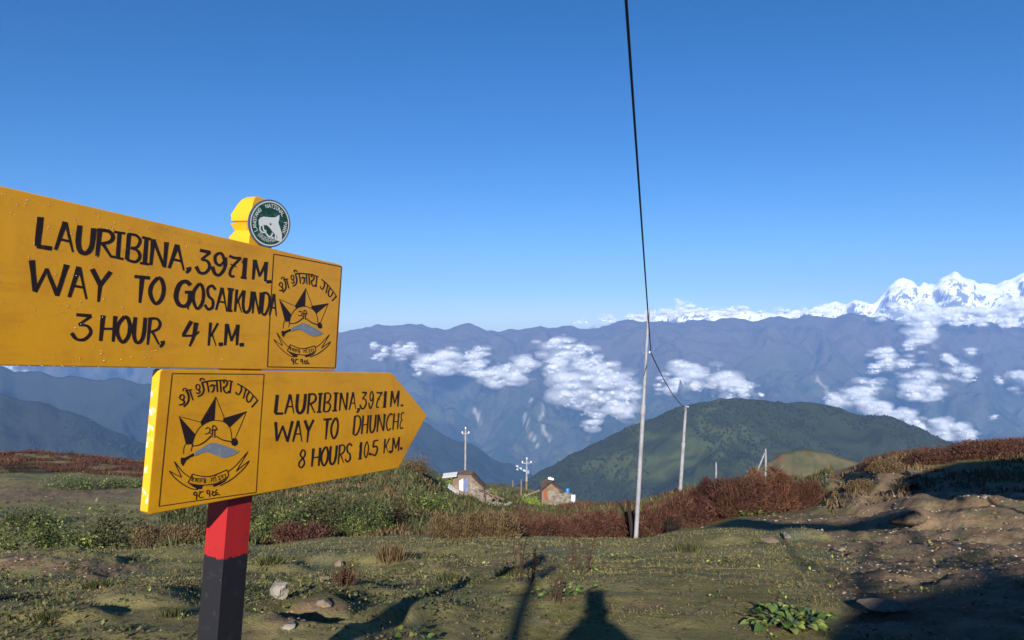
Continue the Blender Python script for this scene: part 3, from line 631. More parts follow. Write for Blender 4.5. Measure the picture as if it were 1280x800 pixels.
def write(items, cap, bas, wd, hd, name, parent, label=None, slant=-.075, m=None, at=None):
    ink = Ink(); cx, cy = zip(*cap); bx, by = zip(*bas)
    for ch, x0, x1, *yy in items:
        def f(u, v, x0=x0, x1=x1, yy=yy):
            x = x0 + u * (x1 - x0)
            if yy: t, bt = yy
            else: t = float(np.interp(x, cx, cy)); bt = float(np.interp(x, bx, by))
            y = t + (bt - t) * v
            return (x + (v - .5) * (bt - t) * slant, y)
        g_ = max(.55, min(1.05, (x1 - x0) / (wd * 3.3))) if ch not in 'I1.,' else .8 if wd > 4 else .9
        if ch in '.,': g_ = 1.25
        for pts, wt, s0, s1, cv in G[ch]: ink.stroke(pts, wd * wt * g_, hd * wt * max(g_, .8), s0, s1, f, bool(cv))
    o = ink.done(name, m or m_blk, parent)
    if label: o['label'] = label
    return o
write([('L', 46, 66), ('A', 69, 92), ('U', 96, 117), ('R', 120, 141), ('I', 141, 155), ('B', 158, 175), ('I', 176, 187), ('N', 188.5, 208), ('A', 211, 230.5), (',', 232, 236.5, 334, 341),
       ('3', 245, 262.5), ('9', 265, 282), ('7', 284.5, 300), ('1', 301, 309.5), ('M', 316.5, 332.5), ('.', 334.5, 337, 350, 354)],
      [(47, 271), (60, 272), (95, 281), (120, 286), (155, 291), (204, 302), (250, 312), (300, 321), (335, 328)], [(45, 309), (92, 315), (140, 321), (175, 329), (205, 334), (250, 341), (300, 347), (335, 352)], 6.1, 4.8, 'text_line', ub)
write([('W', 35, 84), ('A', 86, 109), ('Y', 112, 138), ('T', 166.5, 186), ('O', 187, 205), ('G', 218, 239), ('O', 240.5, 254.5), ('S', 256, 269), ('A', 270, 284), ('I', 283, 291), ('K', 293, 303.5), ('U', 303, 314.5), ('N', 316, 325.5), ('D', 327, 336), ('A', 337, 346)],
      [(36, 325), (84, 331), (112, 336), (140, 340), (170, 345), (200, 347), (240, 353), (280, 360), (346, 368)], [(36, 366), (84, 371), (112, 374), (138, 377), (170, 378), (204, 380), (240, 385), (280, 388), (310, 391), (346, 395)], 6.1, 4.6, 'text_line', ub)
write([('3', 89, 114), ('H', 125, 144), ('O', 145.5, 162.5), ('U', 166, 181), ('R', 184, 200), (',', 199.5, 204, 426, 434), ('4', 227, 248.5), ('K', 260, 271.5), ('.', 274, 277.5, 428, 432.5), ('M', 281.5, 297), ('.', 300, 303.5, 428.5, 433)],
      [(89, 392), (144, 395), (200, 398), (248, 402), (300, 406)], [(89, 424), (144, 427), (200, 430), (248, 432), (300, 431.5)], 5.2, 4.2, 'text_line', ub)
write([('L', 344, 354.5), ('A', 356, 368), ('U', 370, 381.5), ('R', 384, 394.5), ('I', 396.5, 402.5), ('B', 404.5, 413), ('I', 416, 422), ('N', 424.5, 434), ('A', 436.5, 445), (',', 445.5, 448.5, 510, 516),
       ('3', 450, 458), ('9', 461, 466.5), ('7', 469.5, 477), ('1', 478.5, 483.5), ('M', 488.5, 498), ('.', 501.5, 503, 505.5, 508)],
      [(343, 493.5), (498, 488.3)], [(343, 518), (400, 515.5), (450, 511), (500, 508)], 3.3, 3.0, 'text_line', lb)
write([('W', 342, 365.5), ('A', 366, 378), ('Y', 379, 391.5), ('T', 403, 413.5), ('O', 413.5, 422.5), ('D', 441.5, 450), ('H', 452, 460), ('U', 462, 469.5), ('N', 471.5, 480.5), ('C', 482.5, 490), ('H', 491, 498), ('E', 500, 504.5)],
      [(342, 527.5), (391, 524.5), (423, 522), (450, 519.5), (504, 515.8)], [(342, 553), (391, 551.5), (423, 547.5), (450, 543), (504, 535.5)], 3.2, 2.8, 'text_line', lb)
write([('8', 373, 381.5), ('H', 389.5, 400), ('O', 401, 410), ('U', 411.5, 420.5), ('R', 422.5, 430.5), ('S', 431.5, 439.5), ('1', 448, 453), ('0', 455, 460.5), ('.', 461.5, 463, 566, 569), ('5', 464.5, 472), ('K', 479.5, 486.5), ('.', 487, 488.5, 563, 566.5), ('M', 490.5, 498.5), ('.', 500.5, 502, 559, 562)],
      [(372, 563), (500, 546)], [(372, 585), (410, 581.5), (440, 576.5), (472, 568.5), (500, 563.5)], 3.0, 2.7, 'text_line', lb)

# the emblem: traced on the lower board, carried over to the upper one
LQ = ((215, 467), (330, 468), (320, 615), (199, 633)); UQ = ((342, 318), (427, 333.5), (419, 460), (334, 458))
def quad_uv(p, Q):
    u, v = .5, .5
    for _ in range(12):
        a0 = [Q[0][d] * (1 - u) * (1 - v) + Q[1][d] * u * (1 - v) + Q[2][d] * u * v + Q[3][d] * (1 - u) * v for d in (0, 1)]
        du = [(Q[1][d] - Q[0][d]) * (1 - v) + (Q[2][d] - Q[3][d]) * v for d in (0, 1)]; dv = [(Q[3][d] - Q[0][d]) * (1 - u) + (Q[2][d] - Q[1][d]) * u for d in (0, 1)]
        ex, ey = p[0] - a0[0], p[1] - a0[1]; D = du[0] * dv[1] - dv[0] * du[1]; u += (ex * dv[1] - dv[0] * ey) / D; v += (du[0] * ey - du[1] * ex) / D
    return u, v
def carry(x, y):
    u, v = quad_uv((x, y), LQ); v = .27 + .885 * (v - .19) if v > .19 else .27 + 1.05 * (v - .19)
    Q = UQ; return tuple(Q[0][d] * (1 - u) * (1 - v) + Q[1][d] * u * (1 - v) + Q[2][d] * u * v + Q[3][d] * (1 - u) * v for d in (0, 1))
def emblem(parent, tf, k, box, fill_handle):
    za = lambda x, y: tf(210 + x / 10.667, 465 + y / 10.667)
    zb = lambda x, y: tf(210 + x / 8.89, 490 + y / 8.89)
    zc = lambda x, y: tf(200 + x / 10.667, 560 + y / 10.667)
    I = Ink(.0006); J = Ink(.0012)
    # arched script
    t = 2.1 * k
    for pts, w_, cv in [
        ([(195, 255), (205, 222), (245, 222), (255, 258)], .8, 1), ([(225, 250), (318, 232)], .9, 0), ([(285, 240), (305, 300), (330, 375)], 1.0, 1), ([(245, 250), (272, 320), (262, 400), (205, 462)], 1.25, 1),
        ([(150, 350), (165, 310), (200, 305), (212, 345), (185, 370), (150, 350)], .9, 1), ([(185, 370), (215, 395), (190, 430), (145, 438)], 1.1, 1),
        ([(425, 120), (432, 88), (470, 92), (478, 112)], .9, 1), ([(440, 142), (540, 120), (650, 112), (740, 108)], .95, 1), ([(450, 145), (475, 230), (450, 300), (392, 328)], 1.2, 1),
        ([(368, 210), (380, 170), (415, 175), (420, 220), (390, 235), (368, 210)], .9, 1), ([(395, 235), (425, 260), (405, 285), (370, 275)], 1, 1), ([(515, 135), (530, 200), (540, 270)], 1, 1),
        ([(555, 195), (590, 170), (610, 200), (600, 250), (575, 270)], 1.1, 1), ([(590, 180), (640, 175)], .8, 0), ([(645, 122), (655, 265)], 1, 0), ([(692, 115), (702, 268)], 1, 0),
        ([(740, 150), (745, 110), (775, 115), (785, 150), (760, 195), (735, 205), (745, 250), (775, 280), (815, 250)], 1.05, 1), ([(800, 115), (868, 128)], .9, 0), ([(840, 125), (822, 285)], 1.1, 0),
        ([(920, 155), (1010, 205), (1100, 275), (1195, 380)], .9, 1), ([(972, 185), (975, 240), (940, 300), (908, 285), (905, 262)], 1, 1), ([(1035, 225), (1000, 355)], 1, 0),
        ([(1080, 260), (1045, 330), (1055, 395), (1095, 385), (1135, 310)], 1, 1), ([(1192, 375), (1110, 470)], 1.1, 0)]:
        I.stroke(pts, t * w_, t * w_ * .9, 1, .85, za, bool(cv))
    # star and cap
    I.fill([(528, 50), (512, 312), (460, 328), (418, 346), (372, 375), (355, 335)], zb)
    I.fill([(872, 212), (682, 392), (650, 355), (608, 325), (622, 288)], zb)
    I.fill([(118, 272), (150, 300), (298, 466), (283, 520), (268, 572), (196, 576)], zb)
    th = 0.8 * k
    for pts, w_, cv in [([(528, 50), (620, 278), (612, 318)], 1, 0), ([(870, 214), (820, 340), (748, 505)], 1, 0), ([(120, 272), (240, 302), (355, 333)], 1, 0),
        ([(262, 600), (275, 545), (300, 470), (340, 405), (378, 370), (430, 335), (512, 314), (600, 325), (650, 355), (685, 400), (702, 465), (706, 530)], 1.1, 1),
        ([(192, 580), (172, 625), (170, 690)], 1, 1), ([(192, 580), (268, 578), (262, 615), (250, 660)], 1, 1)]:
        I.stroke(pts, th * w_, th * w_, 1, 1, zb, bool(cv))
    I.stroke([(262, 602), (340, 588), (410, 548), (475, 488)], 1.5 * k, 1.2 * k, .8, 1.2, zb, True)
    I.stroke([(528, 488), (600, 530), (700, 552)], 1.6 * k, 1.3 * k, .9, 1.2, zb, True)
    I.fill([(738 + 38 * math.cos(a_) * (1 + .08 * math.sin(3 * a_)), 555 + 46 * math.sin(a_)) for a_ in [j * math.pi / 8 for j in range(16)]], zb)
    for pts, cv in [([(415, 412), (440, 395), (466, 412), (455, 448), (425, 466), (405, 462)], 1), ([(455, 448), (480, 470)], 0), ([(492, 405), (488, 500)], 0), ([(518, 410), (516, 508)], 0), ([(478, 425), (548, 420)], 0), ([(492, 400), (498, 375), (522, 378), (542, 420)], 1)]:
        I.stroke(pts, 1.6 * k, 1.4 * k, 1, .8, zb, bool(cv))
    # curved knife
    J.fill([(290, 692), (300, 660), (400, 605), (440, 580), (480, 562), (560, 573), (630, 598), (700, 622), (790, 660), (720, 702), (640, 730), (590, 728), (520, 700), (470, 680), (420, 664), (350, 684), (300, 712)], zb)
    I.fill([(440, 66), (375, 105), (320, 130), (278, 124), (270, 160), (276, 210), (303, 240), (345, 165), (400, 125), (452, 104)], zc)
    # ribbon
    t = 1.0 * k
    for pts, w_, cv in [([(190, 180), (250, 262), (310, 330), (388, 388)], 1.1, 1), ([(188, 180), (225, 262), (285, 390)], 1.2, 0), ([(285, 390), (200, 350), (122, 305)], 1.1, 0), ([(122, 305), (180, 382), (260, 452), (350, 512), (430, 545), (500, 552)], 1.3, 1),
        ([(905, 318), (1000, 240), (1080, 150), (1170, 48)], 1, 1), ([(1168, 50), (1110, 150), (1012, 312)], 1, 1), ([(1012, 312), (1100, 235), (1188, 168)], 1, 1), ([(1188, 168), (1130, 255), (1030, 352), (930, 430), (800, 500)], 1.2, 1),
        ([(430, 345), (520, 370), (640, 380), (750, 350), (892, 288)], 1.2, 1), ([(892, 288), (912, 375)], 1.1, 0), ([(912, 375), (830, 430), (740, 475), (620, 492), (500, 492), (370, 465)], 1.2, 1), ([(370, 465), (430, 345)], 1.2, 0)]:
        I.stroke(pts, t * w_, t * w_, 1, 1, zc, bool(cv))
    I.fill([(385, 474), (430, 488), (490, 496), (575, 497), (550, 548), (500, 550), (430, 512)], zc); I.fill([(700, 487), (760, 474), (830, 446), (905, 392), (860, 450), (780, 495), (712, 520)], zc)
    for pts in [[(415, 392), (475, 402)], [(425, 395), (412, 440)], [(440, 400), (430, 450)], [(432, 388), (424, 362)], [(470, 400), (470, 450)], [(488, 408), (484, 440), (504, 440)], [(478, 405), (608, 408)], [(505, 408), (502, 462)], [(530, 410), (530, 465)], [(560, 410), (545, 440), (565, 450)], [(582, 408), (588, 468)], [(602, 408), (600, 468)],
                [(672, 402), (730, 392)], [(690, 400), (675, 448)], [(715, 395), (715, 450)], [(738, 390), (745, 445)], [(722, 388), (740, 362), (760, 368)], [(760, 385), (875, 345)], [(770, 385), (795, 400), (780, 430)], [(785, 405), (805, 430)], [(830, 368), (815, 390), (840, 405), (830, 375)], [(862, 350), (872, 408)]]:
        I.stroke(pts, .8 * k, .75 * k, 1, .9, zc)
    for pts in [[(480, 632), (450, 625), (450, 592), (480, 590), (486, 630), (478, 690)], [(518, 585), (580, 582)], [(540, 588), (518, 625), (530, 662), (578, 655)], [(650, 612), (628, 606), (626, 570), (652, 568), (660, 605), (660, 652)],
                [(690, 572), (722, 592), (758, 552)], [(700, 590), (692, 622), (722, 632), (752, 596), (770, 600)], [(700, 640), (750, 622), (795, 622)]]:
        I.stroke(pts, 1.55 * k, 1.4 * k, 1, .9, zc, True)
    e = I.done('emblem', m_blk, parent); J.done('knife_blade', m_blue, parent)
    B_ = Ink(.0005)
    for p, q in zip(box, box[1:] + box[:1]):
        m_ = ((p[0] + q[0]) / 2 + rnd.uniform(-.4, .4), (p[1] + q[1]) / 2 + rnd.uniform(-.3, .3)); B_.stroke([p, m_, q], 1.15, 1.15, 1, .9, curve=True)
    B_.done('border_line', m_line, parent)
emblem(lb, lambda x, y: (x, y), 1.0, [(215, 467), (330, 468), (320, 615.5), (198.5, 633)], True)
emblem(ub, carry, .82, [(342, 317.5), (427, 333.5), (419, 460), (334, 458.5)], True)

# round badge at the head of the post
m_green = mat('green_badge_enamel', (.006, .035, .025), .3, .5, [(80, (.02, .075, .055), .5, .6)]); m_bw = mat('white_badge_print', (.42, .45, .48), .4, .4)
m_rim = mat('badge_edge', (.05, .08, .13), .4, .5)
ctr = bl(336.3, 279.5, .004)
wc = sign.matrix_world @ ctr; 
view = (-wc).normalized(); side = Vector((0, 0, 1)).cross(view).normalized()
nb_ = (RT @ (view * math.cos(math.radians(33)) + side * math.sin(math.radians(33)))).normalized()
ub_ = (Vector((0, 0, 1)) - nb_ * nb_.z).normalized(); ub_ = (ub_ + nb_.cross(ub_) * -.05).normalized(); rb_ = ub_.cross(nb_) * 1.0
RB = 29.8 / F * wc.y * 1.0
if (Rm @ rb_).x < 0: rb_ = -rb_
def bd(x, y, o=0): return ctr + (rb_ * x + ub_ * y) * RB + nb_ * o
def circ(r, k=48): return [(math.cos(i * 2 * math.pi / k) * r, math.sin(i * 2 * math.pi / k) * r) for i in range(k)]
mb = MB(); mb.prism(circ(1), -.006, 0, f=lambda a, b_, c: bd(a, b_, c)); badge = mb.build('badge', m_rim, sign); badge['label'] = 'round green national park badge with a white animal'
def flat(poly, o, name, m, holes=None):
    mb = MB(); mb.add([bd(x, y, o) for x, y in poly], [tuple(range(len(poly)))]); return mb.build(name, m, badge)
def annulus(r0, r1, o, name, m):
    a, c = circ(r0), circ(r1); k = len(a); mb = MB(); mb.add([bd(*p, o) for p in a] + [bd(*p, o) for p in c], [(i, (i + 1) % k, k + (i + 1) % k, k + i) for i in range(k)]); return mb.build(name, m, badge)
flat(circ(.95), .0004, 'badge_face', m_green); annulus(.885, .935, .0008, 'badge_ring', m_bw)
def dstroke(mb, pts, w_, o):
    m = len(pts); A_ = []; B_ = []
    for i, p in enumerate(pts):
        a0, b0 = pts[max(i - 1, 0)], pts[min(i + 1, m - 1)]; tx, ty = b0[0] - a0[0], b0[1] - a0[1]; L = math.hypot(tx, ty) or 1
        A_.append(bd(p[0] - ty / L * w_ / 2, p[1] + tx / L * w_ / 2, o)); B_.append(bd(p[0] + ty / L * w_ / 2, p[1] - tx / L * w_ / 2, o))
    mb.add(A_ + B_, [(i, i + 1, m + i + 1, m + i) for i in range(m - 1)])
mb = MB(); txt = 'LANGTANG  NATIONAL  PARK'; a0, a1 = math.radians(218), math.radians(-22)
for i, ch in enumerate(txt):
    if ch == ' ': continue
    an = a0 + (a1 - a0) * (i + .5) / len(txt); w_ = .115; R0, R1 = .82, .66
    for j, (pts, wt, *_r) in enumerate(G[ch]):
        q = []
        for u, v in pts:
            r_ = R0 + (R1 - R0) * v; aa = an - (u - .5) * w_ / .7; q.append((math.cos(aa) * r_, math.sin(aa) * r_))
        dstroke(mb, q, .024, .0012 + j * .00005)
mb.build('badge_lettering', m_bw, badge)
mb = MB()
for i in range(12):            # small script along the lower rim
    an = math.radians(232 + i * 6.8); c_, s_ = math.cos(an), math.sin(an); tx, ty = -s_, c_
    f = lambda u, v: (c_ * (.60 + v * .19) + tx * (u - .5) * .085, s_ * (.60 + v * .19) + ty * (u - .5) * .085)
    dstroke(mb, [f(0, .05), f(1, .05)], .018, .0012); dstroke(mb, [f(.8, .05), f(.8, 1)], .018, .00125)
    dstroke(mb, [f(.7, .5), f(.3, .35 + .3 * (i % 2)), f(.15, .7), f(.4, .9 - .2 * (i % 3))], .018, .0013)
mb.build('badge_script', m_bw, badge)
flat([(-.56, .03), (-.50, .14), (-.35, .22), (-.1, .25), (.08, .28), (.22, .33), (.36, .47), (.40, .30), (.38, .12), (.46, .0), (.56, -.16), (.66, -.36), (.68, -.56), (.60, -.66), (.48, -.60), (.42, -.44), (.30, -.38), (.16, -.30), (.02, -.18), (-.14, -.10), (-.30, -.12), (-.42, -.22), (-.52, -.16)], .0011, 'badge_animal', m_bw)
mb = MB()
for pts in ([(-.45, -.18), (-.42, -.36), (-.3, -.44), (-.16, -.40), (-.02, -.52), (.12, -.56)], [(.2, -.36), (.14, -.5), (.26, -.58)], [(-.32, -.14), (-.26, -.32), (-.12, -.36)], [(.34, -.4), (.36, -.55), (.5, -.62)]): dstroke(mb, pts, .07, .0013)
mb.build('badge_legs', m_bw, badge)
flat([(x * .045 + .02, y * .05 - .02) for x, y in circ(1, 10)], .0016, 'badge_spot', mat('badge_spot', (.12, .03, .02)))

# rain drops on the boards
def drops(parent, spots, name='water_drops'):
    v, f = ico(1); vs = []; fs = []; k = 0; r1 = random.Random(4)
    for px, py, r in spots:
        p = bl(px, py, .0002); c = np.array([p.x, p.y, p.z]); st = r1.uniform(1.0, 1.35)
        vs.append(c + v * np.array([r, r * .55, r * st])); fs.append(f + k); k += len(v)
    o = link(name, np_mesh(name, np.concatenate(vs), np.concatenate(fs), True), m_drop, parent); tag(o, kind='stuff')
r2 = random.Random(11); sp = []
for _ in range(620):
    x = r2.uniform(-20, 425); top = 232 + x * .2315; bot = 457 + x * .0167; v = r2.random() ** 1.35; y = top + 4 + (bot - top - 7) * v
    if fbm(np.array([x * .02]), np.array([y * .03]), 2, 77)[0] < -.15: continue
    sp.append((x, y, r2.choice([.0011, .0014, .0019, .0026, .0034]) * (1.0 if x < 300 else .8)))
sp += [(x, 456.2 + x * .0167, .0032) for x in (22, 36, 52, 66, 78, 92, 124, 186, 230, 300)]
drops(ub, sp)
sp = []
for _ in range(150):
    x = r2.uniform(200, 500); y = r2.uniform(464, 472) if r2.random() < .25 else r2.uniform(470, 600)
    if y > 672 - .182 * x - 2: y = 672 - .182 * x - 1.0
    if x > 480 and y > 560: continue
    sp.append((x, y, r2.choice([.0012, .0016, .0022])))
drops(lb, sp)
# ------------------------------------------------------------------ vegetation
def leaf_mat(name, c0, c1, c2, rough=.75):
    m, n, l, b = node_mat(name, rough, .2); v = N_attr(n, 'v')
    c = N_mix(n, l, N_range(n, l, v, 0, .5), c0, c1); c = N_mix(n, l, N_range(n, l, v, .55, 1.0), c, c2); l.new(c, b.inputs['Base Color'])
    return m
m_heath = leaf_mat('red_heath', (.032, .015, .011), (.072, .030, .020), (.125, .060, .036))
m_heath2 = leaf_mat('brown_heath', (.055, .036, .018), (.11, .072, .035), (.17, .125, .055))
m_heathd = leaf_mat('dark_heath', (.022, .010, .008), (.050, .018, .012), (.085, .032, .018))
m_heathb = leaf_mat('bright_heath', (.050, .022, .014), (.105, .042, .024), (.17, .085, .042))
m_green = leaf_mat('green_leaves', (.018, .028, .010), (.055, .080, .022), (.22, .26, .06), .5)
m_dgreen = leaf_mat('olive_leaves', (.020, .024, .010), (.055, .060, .022), (.12, .12, .045), .6)
m_lime = leaf_mat('lime_leaves', (.12, .17, .03), (.20, .27, .04), (.30, .33, .06), .5)
m_twig = mat('twig', (.07, .045, .03), .9, .1)
def tris_blades(P, Dr, L, Wd, rg, curl=.25):
    """thin upright blades: base points, directions, lengths, widths -> 2 triangles each"""
    n = len(P); s = np.cross(Dr, rg.normal(0, 1, (n, 3))); s /= np.linalg.norm(s, axis=1)[:, None] + 1e-9
    mid = P + Dr * (L * .55)[:, None]; tip = P + (Dr + rg.normal(0, curl, (n, 3))) * L[:, None]
    w2 = (Wd * .5)[:, None]
    V = np.stack([P - s * w2, P + s * w2, mid + s * w2 * .8, tip, mid - s * w2 * .8], 1).reshape(-1, 3)
    b = np.arange(n)[:, None] * 5
    Fq = np.concatenate([b + np.array([[0, 1, 2]]), b + np.array([[0, 2, 4]]), b + np.array([[4, 2, 3]])])
    return V, Fq, 5
def leaves(P, size, rg, up=.3):
    n = len(P); a = rg.normal(0, 1, (n, 3)); a[:, 2] = a[:, 2] * .6 + up; a /= np.linalg.norm(a, axis=1)[:, None]
    c = np.cross(a, rg.normal(0, 1, (n, 3))); c /= np.linalg.norm(c, axis=1)[:, None]; sz = size[:, None]
    V = np.stack([P, P + a * sz * .5 + c * sz * .28, P + a * sz, P + a * sz * .5 - c * sz * .28], 1).reshape(-1, 3)
    b = np.arange(n)[:, None] * 4
    return V, np.concatenate([b + np.array([[0, 1, 2]]), b + np.array([[0, 2, 3]])]), 4
def shrub_parts(kind, w_, h, seed, n, leaf=.05):
    """foliage and twig meshes of one shrub, its foot at the origin"""
    rg = np.random.default_rng(seed)
    k = max(7, int(9 * w_ / max(h, .3))); cx = rg.uniform(-.5, .5, k) * w_ * .7; cy = rg.uniform(-.3, .3, k) * w_ * .5; cr = rg.uniform(.13, .28, k) * w_; ch = h * rg.uniform(.45, 1.05, k)
    j = rg.integers(0, k, n)
    if kind == 'blade':
        cr = cr * 1.45; ch = h * rg.uniform(.6, 1.0, k); cy *= .7
        P = np.stack([cx[j] + rg.normal(0, .35, n) * cr[j], cy[j] + rg.normal(0, .35, n) * cr[j], np.zeros(n)], 1)
        rel = np.stack([P[:, 0] - cx[j], P[:, 1] - cy[j]], 1) / cr[j][:, None]
        rad = np.linalg.norm(rel, axis=1); P[:, 2] = ch[j] * np.sqrt(np.clip(1 - rad ** 2 * .85, .04, 1)) * rg.uniform(.05, .85, n)
        D_ = np.stack([rel[:, 0] * 1.0, rel[:, 1] * 1.0, np.ones(n) * .8], 1) + rg.normal(0, .42, (n, 3)); D_ /= np.linalg.norm(D_, axis=1)[:, None]
        V, Fc, m = tris_blades(P, D_, rg.uniform(.05, .14, n) * h, np.full(n, leaf * .42), rg)
    else:
        a = rg.normal(0, 1, (n, 3)); a /= np.linalg.norm(a, axis=1)[:, None]; a[:, 2] = np.abs(a[:, 2]); rr_ = rg.uniform(.55, 1.0, n) ** .6
        nz = 1 + .5 * fbm(a[:, 0] * 3 + j, a[:, 1] * 3 + a[:, 2] * 2, 3, seed)
        P = np.stack([cx[j] + a[:, 0] * cr[j] * rr_ * nz, cy[j] + a[:, 1] * cr[j] * rr_ * nz, a[:, 2] * ch[j] * rr_ * nz], 1)
        V, Fc, m = leaves(P, rg.uniform(.6, 1.3, n) * leaf, rg)
    vv = np.clip(np.repeat(rg.uniform(0, 1, n) * .6 + .4 * (fbm(P[:, 0] * 4 / h, P[:, 2] * 4 / h, 2, seed) + .5), m), 0, 1)
    fo = np_mesh('foliage', V, Fc, False, {'v': vv})
    nt_ = 26; P = np.stack([rg.uniform(-.3, .3, nt_) * w_, rg.uniform(-.2, .2, nt_) * w_, np.full(nt_, -.05)], 1)
    D_ = np.stack([P[:, 0] / w_, P[:, 1] / w_, np.full(nt_, .9)], 1); D_ += rg.normal(0, .15, D_.shape); D_ /= np.linalg.norm(D_, axis=1)[:, None]
    V, Fc, m = tris_blades(P, D_, rg.uniform(.6, .95, nt_) * h, np.full(nt_, .02), rg, .1)
    return fo, np_mesh('stems', V, Fc, False)
SH = {}
def shrub(name, px, py, wpx, hpx, kind, m, label, cat='shrub', group=None, leaf=None, n=1500, var=0, Yf=None, dense=True):
    Yf = Yf and YR(Yf); p = hit(px, py) if Yf is None else Vector(((px - 640) / F * Yf, Yf, gz((px - 640) / F * Yf, Yf)))
    w_, h = wpx / F * p.y, hpx / F * p.y
    key = (kind, m.name, var, round(w_ / h * 2), n)
    if key not in SH:
        fo, st = shrub_parts(kind, w_, h, len(SH) + 3, n, leaf or 2.2 / F * p.y); fo.materials.append(m); st.materials.append(m_twig); SH[key] = (fo, st, w_, h)
    fo, st, w0, h0 = SH[key]
    o = empty(name, p - Vector((0, 0, .03)), rnd.uniform(-.3, .3)); o.scale = (w_ / w0, w_ / w0, h / h0)
    a_ = bpy.data.objects.new('foliage', fo); s_ = bpy.data.objects.new('stems', st)
    for q in (a_, s_): sc.collection.objects.link(q); q.parent = o
    tag(o, label, cat, group); return o

RB_ = 'red_heath_bush'
for px, py, w_, h, lab in [
 (885, 654, 60, 66, 'leftmost and darkest of the tall red heath bushes beside the track'), (925, 644, 70, 72, 'tall red heath bush between its darker left neighbour and the bright one'),
 (966, 640, 66, 68, 'bright rust red heath bush, third of the tall row from the left'), (1003, 636, 48, 52, 'lower red heath bush at the right end of the tall row'),
 (905, 645, 50, 44, 'small dark red heath bush squeezed in front of the tall row')]:
    shrub(RB_, px, py, w_, h, 'blade', m_heathd if px in (885, 905) else m_heathb if px == 966 else m_heath, lab, n=9000, var=px % 2, group='tall red heath bushes by the track')
for px, py, w_, h, lab in [
 (655, 672, 60, 32, 'low red brown heath bush nearest the ruined hut'), (692, 671, 64, 34, 'low red heath bush in front of the small gabled hut'), (735, 672, 66, 40, 'red heath bush just left of the near pole'),
 (768, 672, 54, 46, 'red heath bush touching the left side of the near pole'), (822, 672, 70, 50, 'wide red heath bush right of the near pole'), (858, 664, 60, 50, 'red heath bush between the near pole and the tall dark row'),
 (790, 668, 50, 40, 'red heath bush directly behind the near pole')]:
    shrub(RB_, px, py, w_, h, 'blade', m_heath, lab, n=7000, var=0, Yf=18.6 + (px % 7) * .5, group='red heath bushes behind the lawn')
for px, py, w_, h, lab in [(570, 680, 66, 36, 'left half of the brown heath clump below the ruined hut'), (612, 680, 74, 42, 'right and taller half of the brown heath clump below the ruined hut')]:
    shrub('brown_heath_bush', px, py, w_, h, 'blade', m_heath2, lab, n=5000, Yf=17)
for i, (px, Y, w_, h, m, lab) in enumerate([
 (15, 18.5, 120, 74, m_green, 'leafy green bush at the left edge of the view behind the grassy mound'), (85, 19, 96, 66, m_green, 'leafy green bush second from the left edge'),
 (150, 19.5, 100, 60, m_dgreen, 'dull green bush in line with the left end of the lower board'), (205, 18, 70, 40, m_heath2, 'brown bush under the left end of the lower board'),
 (240, 17.5, 60, 34, m_heath2, 'small brown bush touching the left side of the signpost'), (345, 20, 80, 66, m_green, 'leafy green bush just right of the red post'),
 (375, 18.5, 70, 30, m_heath, 'low reddish bush on the lawn edge right of the post'), (405, 22, 90, 72, m_dgreen, 'dark olive bush under the middle of the lower board'),
 (455, 21, 80, 52, m_green, 'green bush below the arrow tip of the lower board'), (440, 26, 90, 50, m_dgreen, 'olive bush on the bank behind the green bush'),
 (500, 24, 70, 36, m_dgreen, 'low olive bush halfway up the grassy bank'), (335, 25, 80, 60, m_dgreen, 'dark bush high on the bank behind the red post'),
 (30, 27, 70, 30, m_dgreen, 'low olive bush where the left path begins'), (535, 30, 60, 26, m_green, 'pale green bush on the bank left of the ruined hut')]):
    shrub('leafy_bush' if m in (m_green, m_dgreen) else 'heath_bush', px, 0, w_, h, 'leaf' if m in (m_green, m_dgreen) else 'blade', m, lab, Yf=Y, n=3000, var=i % 2, leaf=.105)
for i, (px, Y, w_, h, m, lab) in enumerate([
 (665, 58, 34, 15, m_lime, 'bright lime bush between the two huts'), (612, 68, 24, 13, m_lime, 'bright lime bush behind the ruined hut'), (565, 60, 50, 16, m_lime, 'lime green scrub left of the ruined hut'),
 (95, 44, 90, 22, m_green, 'green patch of scrub below the red ridge at far left'), (160, 46, 70, 18, m_green, 'green scrub at the right end of the left path'),
 (515, 52, 44, 24, m_heath2, 'dark mound of brown scrub beyond the tip of the lower board'), (640, 66, 30, 10, m_dgreen, 'dull low scrub right of the ruined hut')]):
    shrub('scrub', px, 0, w_, h, 'leaf', m, lab, Yf=Y, n=1500, var=i % 2, leaf=.13)
for i, (px, Y, w_, h, lab) in enumerate([(1165, 27, 70, 26, 'red heath bush at the left end of the right hand ridge'), (1215, 27, 74, 28, 'red heath bush in the middle of the right hand ridge'), (1262, 27, 80, 28, 'red heath bush at the right end of the right hand ridge'),
 (1075, 20, 34, 16, 'low dark heath bush on the eroded bank left of the ridge'), (1106, 24, 40, 18, 'low brown heath bush on the bank beside the ridge')]):
    shrub(RB_, px, 0, w_, h, 'blade', m_heath if i < 3 else m_heath2, lab, Yf=Y, n=4500)

